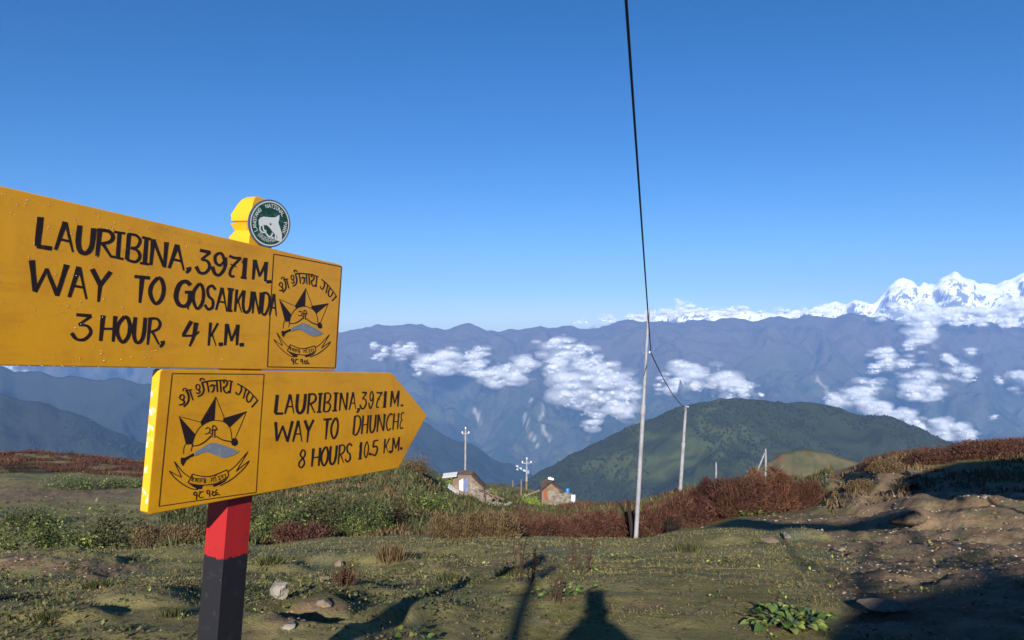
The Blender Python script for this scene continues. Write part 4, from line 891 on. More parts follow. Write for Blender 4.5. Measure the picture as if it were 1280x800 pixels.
# heath that nobody could count: blades over stretches of ground
def heath_field(name, regions, m, label, seed, wpx=1.6, lo=.10, hi=.5, thr=-.15):
    rg = np.random.default_rng(seed); Vs = []; Fs = []; vs = []; k = 0
    for px0, px1, y0, y1, n in regions:
        y0, y1 = YR(y0), YR(y1)
        px = rg.uniform(px0, px1, n); Y = np.exp(rg.uniform(math.log(y0), math.log(y1), n)); x = (px - 640) / F * Y
        nz = fbm(x * .28, Y * .28, 4, seed) + .35 * fbm(x * .9, Y * .5, 2, seed + 7); edge = np.minimum((px - px0), (px1 - px)) / 25; kp = nz + np.clip(edge, -1, .5) > thr + .3; x, Y, nz = x[kp], Y[kp], nz[kp]; n = len(x)
        z = ground(x, Y); hh = np.clip(lo + (nz + .3) * hi, lo * .5, hi) * rg.uniform(.5, 1.1, n)
        P = np.stack([x, Y, z - .03], 1); D_ = np.stack([rg.normal(0, .25, n), rg.normal(0, .25, n), np.ones(n)], 1); D_ /= np.linalg.norm(D_, axis=1)[:, None]
        V, Fc, mm = tris_blades(P, D_, hh, wpx / F * Y, rg); Vs.append(V); Fs.append(Fc + k); k += len(V)
        vs.append(np.repeat(np.clip(rg.uniform(0, 1, n) * .6 + nz * .4 + .1, 0, 1), mm))
    o = link(name, np_mesh(name, np.concatenate(Vs), np.concatenate(Fs), False, {'v': np.concatenate(vs)}), m); tag(o, label, 'heath', kind='stuff')
heath_field('red_heath', [(-120, 195, 58, 84, 30000), (640, 890, 24, 60, 46000), (880, 990, 44, 52, 2500), (1080, 1420, 28, 40, 36000), (480, 640, 22, 34, 3000)], m_heath, 'rusty red heath carpeting the slopes', 3, .9, .07, .45, -.10)
heath_field('olive_scrub', [(300, 600, 21, 60, 26000), (200, 320, 17, 34, 9000), (-100, 200, 17, 22, 5000), (560, 720, 40, 85, 7000), (660, 1040, 24, 50, 9000)], m_dgreen, 'dull olive scrub on the banks behind the lawn', 5, 2.0, .14, .50)
heath_field('brown_scrub', [(300, 620, 19, 60, 12000), (1030, 1420, 18, 34, 6000), (640, 1040, 22, 40, 9000)], m_heath2, 'brown dried scrub on the banks behind the lawn', 9, 2.0, .12, .40, .0)
m_grass = leaf_mat('grass', (.10, .095, .035), (.17, .15, .06), (.24, .20, .09), .85)
def grass_field():
    rg = np.random.default_rng(2); n = 120000
    px = rg.uniform(-60, 1360, n); Y = np.exp(rg.uniform(math.log(2.9), math.log(27), n)); x = (px - 640) / F * Y
    z = ground(x, Y); PXg, PYg = topx(x, Y, z); d = dirt_mask(PXg, PYg, x, Y); nz = fbm(x * 1.5, Y * 1.5, 3, 5)
    kp = (rg.uniform(0, 1, n) > d * 1.05) & (nz > -.35 + rg.uniform(-.3, .2, n)); x, Y, z, nz = x[kp], Y[kp], z[kp], nz[kp]; n = len(x)
    P = np.stack([x, Y, z - .003], 1); D_ = np.stack([rg.normal(0, .6, n), rg.normal(0, .6, n), np.ones(n)], 1); D_ /= np.linalg.norm(D_, axis=1)[:, None]
    L = rg.uniform(.005, .015, n) * (1 + 1.2 * np.clip(nz, 0, 1)) * np.clip(Y / 6, .7, 3.2); V, Fc, mm = tris_blades(P, D_, L, np.maximum(.0022, .9 / F * Y * .8), rg, .5)
    o = link('grass', np_mesh('grass', V, Fc, False, {'v': np.repeat(np.clip(rg.uniform(0, 1, n) * .8 + nz * .3, 0, 1), mm)}), m_grass); tag(o, 'short tufted alpine grass over the open turf', 'grass', kind='stuff')
grass_field()
# little leafy weeds and dry litter in the turf
def litter(name, n, y0, y1, m, label, seed, size, thr, pmin=-60, pmax=1360, up=.5):
    rg = np.random.default_rng(seed); px = rg.uniform(pmin, pmax, n); Y = np.exp(rg.uniform(math.log(y0), math.log(y1), n)); x = (px - 640) / F * Y
    nz = fbm(x * .8, Y * .8, 4, seed); kp = nz > thr; x, Y = x[kp], Y[kp]; m_ = len(x); z = ground(x, Y)
    q = 7; kk = np.repeat(np.clip(Y / 5, 1, 3), q); P = np.repeat(np.stack([x, Y, z], 1), q, 0) + rg.normal(0, 1, (m_ * q, 3)) * np.array([.03, .03, .006]) * kk[:, None]; P[:, 2] += .004
    V, Fc, mm = leaves(P, rg.uniform(.6, 1.4, m_ * q) * size * kk, rg, up)
    o = link(name, np_mesh(name, V, Fc, False, {'v': np.repeat(rg.uniform(0, 1, m_ * q), mm)}), m); tag(o, label, 'ground cover', kind='stuff')
litter('weeds', 900, 3.4, 22, m_green, 'small green weeds growing through the turf', 21, .022, .25, up=.7)
litter('dry_litter', 2400, 3.2, 24, m_heath2, 'dry brown leaves and clods lying on the turf', 22, .02, -.02, up=.05)
litter('dark_moss', 4500, 3.2, 22, m_dgreen, 'dark moss cushions in the turf', 23, .024, .1, pmax=640, up=.1)

# ------------------------------------------------------------------ stones
m_stone = mat('pale_stone', (.17, .15, .12), .85, .25, [(9, (.26, .235, .20), .4, .65), (30, (.14, .12, .10), .6, .72)], [(12, .6, .02), (50, .4, .004)])
m_stone2 = mat('brown_rock', (.13, .10, .075), .9, .2, [(5, (.19, .15, .11), .4, .65), (14, (.08, .07, .04), .58, .7)], [(8, .7, .04), (40, .5, .006)])
def rock(sx_, sy_, sz_, seed, sub=3, rough_=.42):
    v, f = ico(sub); rg = np.random.default_rng(seed); o = rg.uniform(0, 50, 3)
    d = 1 + rough_ * fbm(v[:, 0] * 1.1 + o[0] + v[:, 2], v[:, 1] * 1.1 + o[1] - v[:, 2] * .7, 4, seed)
    V = v * d[:, None]
    for _ in range(10):                                   # flat broken faces
        nn = rg.normal(0, 1, 3); nn /= np.linalg.norm(nn); c = rg.uniform(.42, .75); s = V @ nn; V = V - nn[None] * np.clip(s - c, 0, 9)[:, None]
    return np_mesh('stone', V * np.array([sx_, sy_, sz_]), f, False)
def stone(px, py, wpx, hpx, label, m=m_stone, seed=1, name='stone', group=None, tilt=0, sink=.25, me=None):
    p = hit(px, py); w_, h = wpx / F * p.y / 2, hpx / F * p.y / 2
    o = link(name, me or rock(w_, w_ * .8, h, seed), m if me is None else None); o.location = p + Vector((0, 0, h * (1 - sink))); o.rotation_euler = (0, tilt, rnd.uniform(0, 3) if me else 0)
    tag(o, label, 'stone', group); return o
m_clod0 = mat('dark_boulder', (.075, .056, .04), .95, .1, [(6, (.14, .105, .07), .45, .62)], [(8, .6, .03)])
stone(347, 749, 25, 33, 'upright pale stone standing on the turf right of the post', seed=3, tilt=.12)
stone(1128, 660, 46, 24, 'dark rounded boulder beside the rut of the track', m_clod0, 5, 'boulder')
stone(1190, 622, 12, 9, 'pale stone on the top edge of the earth bank, left one of two', seed=6)
stone(1230, 626, 10, 8, 'pale stone on the top edge of the earth bank, right one of two', seed=7)
stone(1272, 624, 22, 12, 'broad grey stone at the right edge of the earth bank', seed=8)
stone(965, 680, 24, 13, 'brown stone at the shadowed corner where the turf meets the track', m_stone2, 9)
stone(983, 676, 14, 11, 'sharp grey stone beside the brown one at the turf corner', seed=10)
stone(1050, 690, 20, 9, 'flat stone half sunk in the track', m_stone2, 12)
stone(1105, 762, 60, 12, 'long flat slab of rock lying across the foot of the track', m_stone2, 13, 'rock_slab')
stone(405, 758, 26, 14, 'broken brown clod in the eroded hollow right of the upright stone', m_stone2, 14)
stone(362, 786, 24, 9, 'flat pale stone in the bare patch by the post', seed=15)
stone(425, 708, 14, 8, 'one of the brown stones behind the upright stone, right one', m_stone2, 16); stone(404, 727, 14, 8, 'brown stone between the upright stone and the dry tuft', m_stone2, 17)
stone(1140, 596, 26, 12, 'brown rock sticking out of the eroded bank under the ridge', m_stone2, 18)
pebble = rock(1, .8, .5, 30, 2); pebble.materials.append(m_stone2)
def small(px, py, s, lab, grp, m2=None):
    p = hit(px, py); r = s / F * p.y / 2; o = bpy.data.objects.new('stone', pebble if m2 is None else m2); sc.collection.objects.link(o); o.location = p + Vector((0, 0, r * .2)); o.scale = (r, r, r); o.rotation_euler = (0, 0, rnd.uniform(0, 6)); tag(o, lab, 'stone', grp)
for px, py in [(400, 683), (528, 679), (545, 690), (585, 691), (517, 703), (600, 694), (668, 709), (671, 711), (412, 712), (418, 720), (428, 729), (436, 726), (449, 733), (540, 720), (548, 768), (330, 741), (560, 745), (880, 703), (834, 752), (818, 720), (758, 745), (930, 698), (790, 775), (705, 752)]:
    small(px, py, rnd.uniform(3.5, 7.5), 'small pale stone lying in the short turf of the lawn', 'small pale stones on the lawn')
for _ in range(130):
    px = rnd.uniform(1010, 1290); py = rnd.uniform(600, 790)
    if px < 1040 + (py - 700) * .3: continue
    small(px, py, rnd.uniform(2.5, 7) * (1 if py > 640 else .7), 'small loose stone lying on the bare earth of the track', 'loose stones on the track')
for _ in range(46):
    small(rnd.uniform(0, 175), rnd.choice([rnd.uniform(596, 640), rnd.uniform(695, 725)]), rnd.uniform(3, 6), 'small loose stone on the bare earth left of the signpost', 'loose stones at the left')
m_clod = mat('dark_earth_clod', (.06, .042, .028), .95, .1, [(10, (.11, .08, .05), .45, .6)])
clod = rock(1, .9, .55, 44, 2, .5); clod.name = 'clod'; clod.materials.append(m_clod)
for _ in range(60):
    px = rnd.uniform(700, 1040); py = rnd.uniform(680, 785); p = hit(px, py); r = rnd.uniform(3, 7) / F * p.y / 2
    o = bpy.data.objects.new('earth_clod', clod); sc.collection.objects.link(o); o.location = p; o.scale = (r * 1.4, r, r * .6); o.rotation_euler = (0, 0, rnd.uniform(0, 6)); tag(o, 'dark crumb of earth lying on the lawn between pole and track', 'clod', 'dark earth crumbs on the lawn')

def gravel(seed=6):
    rg = np.random.default_rng(seed); n = 30000; px = rg.uniform(-60, 1380, n); Y = np.exp(rg.uniform(math.log(3.2), math.log(45), n)); x = (px - 640) / F * Y
    z = ground(x, Y); PXg, PYg = topx(x, Y, z); kp = rg.uniform(0, 1, n) < dirt_mask(PXg, PYg, x, Y) * .5 + .01; x, Y, z = x[kp], Y[kp], z[kp]; n = len(x)
    v, f = ico(1); s = rg.uniform(.4, 1.5, n) ** 1.6 * np.clip(Y / F * 1.1, .004, .03)
    V = v[None] * (1 + rg.normal(0, .22, (n, len(v), 1))) * (s[:, None, None] * np.array([1.2, 1, .6])) + np.stack([x, Y, z], 1)[:, None]
    o = link('gravel', np_mesh('gravel', V.reshape(-1, 3), (f[None] + (np.arange(n) * len(v))[:, None, None]).reshape(-1, 3), False), mat('gravel', (.22, .16, .11), .9, .15, [(3, (.34, .28, .21), .42, .6), (7, (.10, .07, .05), .55, .65)])); tag(o, 'loose gravel and crumbs of earth on the bare ground', 'gravel', kind='stuff')
gravel()
# ------------------------------------------------------------------ single plants in the foreground
m_leafy = leaf_mat('broad_leaves', (.035, .065, .018), (.10, .16, .035), (.23, .24, .06), .45)
m_dry = leaf_mat('dry_stalks', (.05, .028, .018), (.09, .05, .03), (.14, .08, .045), .9)
def broad_plant(px, py, wpx, nleaf, lpx, label, seed, m=m_leafy, group=None):
    p = hit(px, py); o = empty('broad_leaved_plant', p); tag(o, label, 'plant', group); rg = random.Random(seed); R_w = wpx / F * p.y / 2
    st = MB()
    for i in range(nleaf):
        a_ = rg.uniform(0, 6.28); rr_ = R_w * rg.random() ** .6; q = Vector((math.cos(a_) * rr_, math.sin(a_) * rr_ * .7, lpx / F * p.y * rg.uniform(.25, 1.0))); q.z += gz(p.x + q.x, p.y + q.y) - p.z
        st.tube([(q.x * .5, q.y * .5, -.01 + gz(p.x + q.x * .5, p.y + q.y * .5) - p.z), (q.x * .9, q.y * .9, q.z * .8), q], [.003, .002, .0015], 4)
        L = lpx / F * p.y * rg.uniform(.7, 1.25); di = Vector((math.cos(a_ + rg.uniform(-.7, .7)), math.sin(a_), rg.uniform(-.1, .8))).normalized(); sd_ = di.cross(Vector((rg.uniform(-.5, .5), rg.uniform(-.5, .5), 1))).normalized(); up = sd_.cross(di)
        V = []; FF = []
        prof = [(0, .04), (.2, .26), (.45, .36), (.7, .28), (.9, .12), (1.0, .0)]
        for t, w_ in prof:
            c_ = q + di * L * t - Vector((0, 0, 1)) * L * .25 * t * t
            V += [c_ - sd_ * w_ * L + up * w_ * L * .35, c_, c_ + sd_ * w_ * L + up * w_ * L * .35]
        for k in range(len(prof) - 1): FF += [(k * 3, k * 3 + 1, k * 3 + 4, k * 3 + 3), (k * 3 + 1, k * 3 + 2, k * 3 + 5, k * 3 + 4)]
        me = bpy.data.meshes.new('leaf'); me.from_pydata([v[:] for v in V], [], FF); at = me.attributes.new('v', 'FLOAT', 'POINT'); vv_ = rg.random(); at.data.foreach_set('value', [vv_] * len(V))
        for pl in me.polygons: pl.use_smooth = True
        link('leaf', me, m, o)
    st.build('stems', m_twig, o)
broad_plant(990, 785, 100, 95, 14, 'large broad leaved green plant at the edge of the bottom right shadow', 1)
broad_plant(968, 770, 50, 34, 11, 'smaller broad leaved green plant touching the large one on its left', 2)
broad_plant(712, 742, 90, 60, 8.5, 'yellowish green leafy plant just above the shadow of the head', 3)
broad_plant(688, 748, 50, 26, 8, 'small leafy plant left of the one above the head shadow', 4)
broad_plant(515, 797, 40, 14, 12, 'bright green leafy plant cut by the bottom edge left of centre', 5)
broad_plant(700, 664, 60, 50, 4.5, 'pale green leaves at the foot of the red heath left of the near pole', 6)
broad_plant(945, 645, 60, 50, 5, 'yellow green leaves at the foot of the tall red bushes', 7)
broad_plant(775, 699, 60, 40, 4.5, 'low green leaves in the middle of the lawn in front of the near pole', 8)
def stalks(px, py, n, hpx, wpx, label, seed):
    p = hit(px, py); o = empty('dry_stalk_plant', p); tag(o, label, 'plant'); rg = random.Random(seed); k = 1 / F * p.y
    for i in range(n):
        b0 = Vector((rg.uniform(-.5, .5) * wpx * k, rg.uniform(-.1, .1), -.02)); h = hpx * k * rg.uniform(.55, 1.0); mb = MB(); pts = [b0]; lean = rg.uniform(-.18, .18)
        for j in range(1, 5): pts.append(b0 + Vector((lean * h * j / 4 + rg.uniform(-.01, .01), rg.uniform(-.02, .02), h * j / 4)))
        mb.tube(pts, [.9 * k, .8 * k, .7 * k, .55 * k, .35 * k], 5)
        for _ in range(5):
            t = rg.uniform(.25, .95) * 4; a_ = int(t); q = pts[a_].lerp(pts[min(a_ + 1, 4)], t - a_); d = Vector((rg.choice([-1, 1]) * rg.uniform(.4, 1), rg.uniform(-.5, .5), rg.uniform(.1, .8))) * 7 * k; mb.tube([q, q + d * .6, q + d + Vector((0, 0, -.01))], [.5 * k, .8 * k, .25 * k], 4)
        ob = mb.build('stalk', m_dry, o); 
stalks(656, 728, 7, 60, 26, 'dark dry stalks beside the pole shadow on the lawn', 1)
stalks(720, 716, 6, 52, 40, 'thin dry stalks in the middle of the lawn', 2)
stalks(702, 752, 5, 50, 30, 'dry reddish stalks rising from the yellowish leafy plant', 3)
stalks(432, 730, 6, 30, 12, 'small reddish dry tuft on the lawn right of the upright stone', 4)
stalks(985, 778, 4, 22, 60, 'dry twigs sticking out of the large broad leaved plant', 5)
def tuft(px, py, wpx, hpx, m, label, seed, n=420):
    p = hit(px, py); k = p.y / F; rg = np.random.default_rng(seed); P = np.stack([rg.normal(0, .25, n) * wpx * k, rg.normal(0, .2, n) * wpx * k, np.full(n, -.01)], 1)
    D_ = np.stack([P[:, 0] / (wpx * k) * .9, P[:, 1] / (wpx * k) * .9, np.ones(n)], 1) + rg.normal(0, .12, (n, 3)); D_ /= np.linalg.norm(D_, axis=1)[:, None]
    V, Fc, mm = tris_blades(P, D_, rg.uniform(.5, 1.05, n) * hpx * k, np.full(n, 1.0 * k), rg, .12)
    o = link('grass_tuft', np_mesh('grass_tuft', V, Fc, False, {'v': np.repeat(rg.uniform(0, 1, n), mm)}), m); o.location = p; tag(o, label, 'grass tuft')
tuft(490, 700, 30, 22, m_heath2, 'brown grass tuft on the lawn in front of the brown heath clump', 1)
tuft(432, 729, 16, 22, m_heath, 'reddish tuft standing among the stones right of the upright stone', 2, 250)
tuft(820, 644, 20, 14, m_lime, 'yellow green tuft below the dark hollow in the heath', 3, 250)
for i, (px, py, lab) in enumerate([(340, 705, 'olive tuft at the far edge of the lawn right of the post'), (120, 735, 'olive tuft on the mound left of the post'), (560, 728, 'olive tuft in the gully in front of the brown heath clump'), (640, 722, 'olive tuft at the foot of the dark dry stalks'), (215, 770, 'olive tuft close to the left side of the post'), (860, 690, 'olive tuft on the lawn right of the near pole'), (60, 775, 'olive tuft in the bottom left corner')]):
    tuft(px, py, 26, 14, m_dgreen, lab, 10 + i)

# ------------------------------------------------------------------ poles and cable
m_steel = mat('galvanised_steel', (.27, .27, .29), .6, .4, [(3, (.20, .20, .22), .45, .6), (20, (.12, .11, .11), .62, .7)])
m_white = mat('white_porcelain', (.8, .8, .8), .3, .5); m_cab = mat('black_cable', (.02, .02, .022), .5, .4); m_wood = mat('grey_wood', (.16, .12, .085), .9, .15, [(4, (.25, .20, .15), .4, .6, (8, 8, 1)), (12, (.07, .05, .035), .6, .7)], [(30, .4, .01)])
m_rust = mat('rusty_pole_paint', (.20, .13, .09), .8, .2, [(6, (.12, .07, .05), .45, .6)])
def W(px, py, Y): return Vector(((px - 640) / F * Y, Y, -(py - 400) / F * Y))
def power_pole(foot, top, r0, r1, label, brackets, step=.55):
    o = empty('power_pole', foot); tag(o, label, 'pole', 'steel poles carrying the cable'); d = top - foot; mb = MB()
    mb.tube([d * -.06, d * 0, d * step], [r0, r0, r0 * .93], 14); mb.tube([d * (step - .012), d * step * 1.002, d * (step + .03)], [r0 * 1.15, r0 * 1.15, r0 * 1.12], 14); mb.tube([d * (step + .005), d], [r0 * .80, r1], 14)
    mb.build('pole_tube', m_steel, o, smooth=True, sharp=40)
    for t, side in brackets:
        q = d * t; mb = MB(); mb.tube([q + Vector((-r0 * 1.2, 0, .01)), q + Vector((-r0 * 1.2, 0, -.05))], .012, 6); mb.tube([q, q + Vector((side, -.02, .0))], .012, 6); mb.build('bracket', m_steel, o)
        mb = MB(); c_ = q + Vector((side, -.02, .02)); mb.tube([c_ + Vector((0, 0, .035)), c_ + Vector((0, 0, .02)), c_, c_ - Vector((0, 0, .02)), c_ - Vector((0, 0, .04))], [.02, .04, .028, .042, .02], 10); mb.build('insulator', m_white, o, smooth=True)
    return o
p1f = Vector(((795 - 640) / F * 27.0, 27.0, -(672 - 400) / F * 27.0)); p1t = W(811, 386, p1f.y); YP1 = p1f.y
power_pole(p1f, p1t, 2.8 / F * YP1, 1.5 / F * YP1, 'nearer slim grey steel pole at the edge of the lawn', [(.808, .12)])
YP2 = 54.0; p2f = Vector(((850 - 640) / F * YP2, YP2, gz((850 - 640) / F * YP2, YP2))); p2t = W(857.5, 507, YP2)
power_pole(p2f, p2t, 2.4 / F * YP2, 1.6 / F * YP2, 'farther slim grey steel pole rising out of the red heath', [(.985, .14)])
pbx, pby = -1.37, -8.0; p3f = Vector((pbx, pby, gz(pbx, pby))); p3t = p3f + Vector((0, 0, 3.85 - p3f.z))
power_pole(p3f, p3t, .085, .055, 'grey steel pole standing behind the photographer', [(.985, -.26)])
i1 = W(813.5, 441, YP1); i2 = W(859, 510, YP2); i3 = p3t + Vector((-.26, 0, -.06))
mb = MB(); pts = []
for A0, B0, sag in ((i3, i1, .06), (i1, i2, .4)):
    for k in range(29):
        t = k / 28; pts.append(A0.lerp(B0, t) - Vector((0, 0, sag * 4 * t * (1 - t) * (1 if A0 is i1 else 1))))
mb.tube(pts, [.0075 + .009 * k / 28 for k in range(29)] + [.019] * 29, 6); cb = mb.build('power_cable', m_cab, smooth=True); tag(cb, 'black cable running from above the viewer down to both steel poles', 'cable')
def cross_pole(px, ptop, pfoot, Y, label, arm, two=False, thick=2.6):
    Y = YR(Y); f_ = W(px, pfoot, Y); t_ = W(px + .5, ptop, Y); o = empty('line_pole', f_); tag(o, label, 'pole'); d = t_ - f_; r = thick / F * Y / 2
    s = .45 if two else 0
    mb = MB(); mb.tube([d * s, d * .7, d], [r, r * .9, r * .8], 8); mb.build('shaft', m_steel, o)
    if two: mb = MB(); mb.tube([d * -.1, d * s], [r, r], 8); mb.build('shaft_foot', m_rust, o)
    a_ = arm / F * Y; q = d * .90; mb = MB(); mb.beam(q - Vector((a_, 0, .0)), q + Vector((a_, 0, .05)), .1, .1); mb.build('cross_arm', m_steel, o)
    for sx_ in (-1, 0, 1):
        mb = MB(); c_ = q + Vector((sx_ * a_ * .9, 0, .05)) if sx_ else d; mb.tube([c_, c_ + Vector((0, 0, .12)), c_ + Vector((0, 0, .2))], [.05, .09, .04], 6); mb.build('insulator', m_white, o)
cross_pole(581.5, 536, 597, 78, 'white line pole with a short cross arm behind the ruined hut', 4.5)
cross_pole(658, 574, 624, 84, 'line pole with a rusty foot between the two huts', 6, True)
def stake(px, ptop, pfoot, Y, r, label, m=m_wood, name='wooden_stake', lean=0, cat='post'):
    mb = MB(); Y = YR(Y); a_ = W(px, pfoot, Y); b_ = W(px + lean, ptop, Y); rr_ = r / F * Y / 2; mb.tube([a_ - (b_ - a_) * .1, (a_ + b_) / 2 + Vector((rr_ * .2, 0, 0)), b_], [rr_, rr_ * .95, rr_ * .8], 7); o = mb.build(name, m); tag(o, label, cat)
stake(790, 626, 670, 18.5, 5, 'short charred wooden stake leaning beside the near steel pole', m_cab and mat('charred_wood', (.03, .02, .018), .95, .1), lean=-5)
stake(651.5, 599, 618, 72, 1.6, 'thin wooden stake left of the rusty footed line pole'); stake(641, 600, 608, 76, 1.4, 'short wooden stake nearest the lime bush behind the ruined hut')
stake(895, 578, 596, 40, 2.4, 'short pale post left of the leaning poles above the heath', m_steel, 'short_post')
stake(957, 561, 592, 40, 2.6, 'upright pale post of the leaning pair above the heath', m_steel, 'short_post'); stake(945, 566, 592, 40, 2.2, 'slanting pale post propped against the upright one above the heath', m_steel, 'short_post', lean=11)
stake(1033, 592, 606, 34, 2.6, 'small pale marker post at the far end of the track', m_steel, 'marker_post')
mb = MB(); mb.beam(W(655, 620, YR(70)), W(676, 612, YR(71)), .18, .12); o = mb.build('wooden_rail', m_wood); tag(o, 'slanting wooden rail between the ruined hut and the rusty footed pole', 'rail')
# ------------------------------------------------------------------ a dark bush standing in for a shaded hollow in the heath
m_dead_or_shade = leaf_mat('dead_or_shade_bush', (.012, .009, .008), (.02, .014, .012), (.035, .02, .016), .95)  # near-black, shared by the shade stand-in and the dead bushes
shrub('dead_or_shade_bush', 840, 668, 22, 24, 'blade', m_dead_or_shade, 'black bush added as shade in the red heath right of the near pole', n=1500, Yf=18.6, leaf=.07)

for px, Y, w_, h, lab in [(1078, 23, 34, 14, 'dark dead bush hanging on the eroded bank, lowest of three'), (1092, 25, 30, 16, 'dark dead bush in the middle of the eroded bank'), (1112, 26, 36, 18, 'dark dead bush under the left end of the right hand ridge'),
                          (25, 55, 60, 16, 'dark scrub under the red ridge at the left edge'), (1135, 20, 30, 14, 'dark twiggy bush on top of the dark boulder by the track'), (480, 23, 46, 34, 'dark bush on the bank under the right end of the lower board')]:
    shrub('dead_or_shade_bush', px, 0, w_, h, 'blade', m_dead_or_shade, lab, n=2200, Yf=Y, leaf=.06)
# ------------------------------------------------------------------ huts and houses
m_drystone = mat('dry_stone_wall', (.17, .145, .12), .95, .1, [(3, (.25, .22, .18), .4, .6), (9, (.07, .06, .05), .58, .68)], [(6, .8, .08)])
m_brickw = mat('ochre_plank_wall', (.14, .095, .072), .9, .1, [(2, (.21, .155, .12), .4, .6), (6, (.15, .07, .04), .58, .7)], [(5, .6, .05)])
m_dwood = mat('dark_old_wood', (.09, .06, .045), .95, .1, [(4, (.16, .115, .085), .45, .6)]); m_whitep = mat('white_sheet', (.62, .62, .62), .6, .3); m_bluep = mat('blue_paint', (.09, .13, .26), .6, .3, [(2, (.16, .2, .30), .5, .6)]); m_tin = mat('old_tin', (.33, .33, .34), .5, .4, [(2, (.20, .13, .09), .5, .65)])
def stones_in(mb, poly_px, Y, n, s0, s1, seed, dy=.5):
    """irregular stones filling a wall outline given in picture points"""
    rg = random.Random(seed); xs = [p[0] for p in poly_px]; ys = [p[1] for p in poly_px]; v, f = ico(1); 
    def inside(x, y):
        c = False; j = len(poly_px) - 1
        for i in range(len(poly_px)):
            (xi, yi), (xj, yj) = poly_px[i], poly_px[j]
            if (yi > y) != (yj > y) and x < (xj - xi) * (y - yi) / (yj - yi) + xi: c = not c
            j = i
        return c
    k = 0
    while k < n:
        x, y = rg.uniform(min(xs), max(xs)), rg.uniform(min(ys), max(ys)); 
        if not inside(x, y): k += .2; continue
        k += 1; c = W(x, y, Y - rg.uniform(0, .1)); s = rg.uniform(s0, s1); q = v * np.array([s * rg.uniform(1, 1.7), s, s * .7]) * (1 + .15 * np.array([rg.gauss(0, 1) for _ in v]))[:, None]
        mb.add([(c.x + a_[0], c.y + a_[1], c.z + a_[2]) for a_ in q], [tuple(int(z_) for z_ in t) for t in f])
def wallp(poly, Y, D, name, m, parent):
    mb = MB(); o0 = parent.location; mb.prism([(W(x, y, Y).x - o0.x, W(x, y, Y).z - o0.z) for x, y in poly], Y - o0.y, Y + D - o0.y, f=lambda a, b_, c: (a, c, b_)); return mb.build(name, m, parent)
def offs(o): 
    for v in o.data.vertices: v.co -= o.parent.location
HY = 60.0
h1 = empty('ruined_hut', W(600, 634, HY)); tag(h1, 'ruined stone hut with collapsed plank roof and a blue and white door', 'hut')
wallp([(566, 600), (573, 594), (590, 594), (606, 612), (606, 640), (570, 640)], HY, 2.0, 'wall', m_brickw, h1)
wallp([(574, 601), (579, 598), (579, 614), (574, 612)], HY - .06, .05, 'door', m_whitep, h1); wallp([(579.3, 598), (585, 598), (585, 615), (579.3, 614.5)], HY - .07, .05, 'door_panel', m_bluep, h1)
wallp([(587, 600), (602, 612), (602, 622), (588, 622)], HY - .05, .04, 'patched_panel', m_drystone, h1)
mb = MB(); stones_in(mb, [(583, 616), (596, 612), (612, 614), (614, 634), (584, 634)], HY - .3, 150, .10, .19, 1); stones_in(mb, [(594, 628), (610, 626), (627, 628), (628, 642), (596, 642)], HY - 1.1, 120, .10, .20, 2)
o = mb.build('stone_wall', m_drystone, h1); offs(o); o['kind'] = 'stuff'
for i in range(11):
    a_ = W(589 + i * 1.1, 594.5 + i * .7, HY - .2 + i * .22); b_ = W(612 + i * 1.7, 618 + i * 1.1 + (i % 3) * 1.5, HY - .4 + i * .2); mb = MB(); mb.beam(a_, b_, .16, .06); o = mb.build('roof_plank', m_dwood, h1); offs(o)
for k_, (p, q) in enumerate([((604, 610), (607, 634)), ((622, 620), (624, 640)), ((612, 616), (628, 632)), ((598, 612), (630, 624))]):
    mb = MB(); mb.beam(W(*p, HY - .8), W(*q, HY - .9), .12, .1); o = mb.build('roof_beam', m_dwood, h1); offs(o)
def sheet(pts, Y, m, label, name='corrugated_sheet'):
    mb = MB(); (x0, y0), (x1, y1), th = pts; n_ = 9; A0, B0 = W(x0, y0, Y), W(x1, y1, Y); P = []
    for i in range(n_ + 1):
        t = i / n_; c = A0.lerp(B0, t); zz = .03 * (i % 2); P += [c + Vector((0, -.1, zz)), c + Vector((0, .8, zz + th / F * Y)), c + Vector((0, -.1, zz - .03)), c + Vector((0, .8, zz + th / F * Y - .03))]
    for i in range(n_): k = i * 4; mb.add([P[k + j] for j in (0, 1, 5, 4, 2, 3, 7, 6)], [(0, 1, 2, 3), (4, 7, 6, 5), (0, 4, 5, 1), (3, 2, 6, 7), (0, 3, 7, 4), (1, 5, 6, 2)])
    o = mb.build(name, m); tag(o, label, 'sheet')
sheet(((553, 597), (571, 595), 2.5), 59.6, m_whitep, 'white corrugated sheet lying beside the top left corner of the ruined hut'); sheet(((560, 609), (573, 618), 2), 59.4, m_whitep, 'second white sheet fallen in front of the ruined hut, lower one')
mb = MB(); stones_in(mb, [(572, 634), (640, 628), (648, 640), (590, 646), (566, 640)], HY - 1.6, 90, .05, .15, 7); o = mb.build('rubble', m_drystone, h1); offs(o); o['kind'] = 'stuff'
for k_, (x, y) in enumerate([(583, 637), (590, 640)]): small(x, y, 6, 'pale stone lying on the slope just below the ruined hut', 'pale stones below the ruined hut')
HY = 80.0
h2 = empty('small_hut', W(690, 628, HY)); tag(h2, 'small gabled hut of reddish boards with a low stone wall at its right', 'hut')
wallp([(677, 634), (677, 611), (688, 602), (699, 611), (701, 634)], HY, 3, 'wall', m_brickw, h2)
wallp([(679, 613), (684, 611), (684, 624), (680, 624)], HY - .08, .06, 'door', mat('orange_door', (.22, .075, .035), .8, .2), h2); wallp([(685.5, 614), (693, 614), (694, 626), (686, 626)], HY - .07, .05, 'boarded_panel', m_drystone, h2)
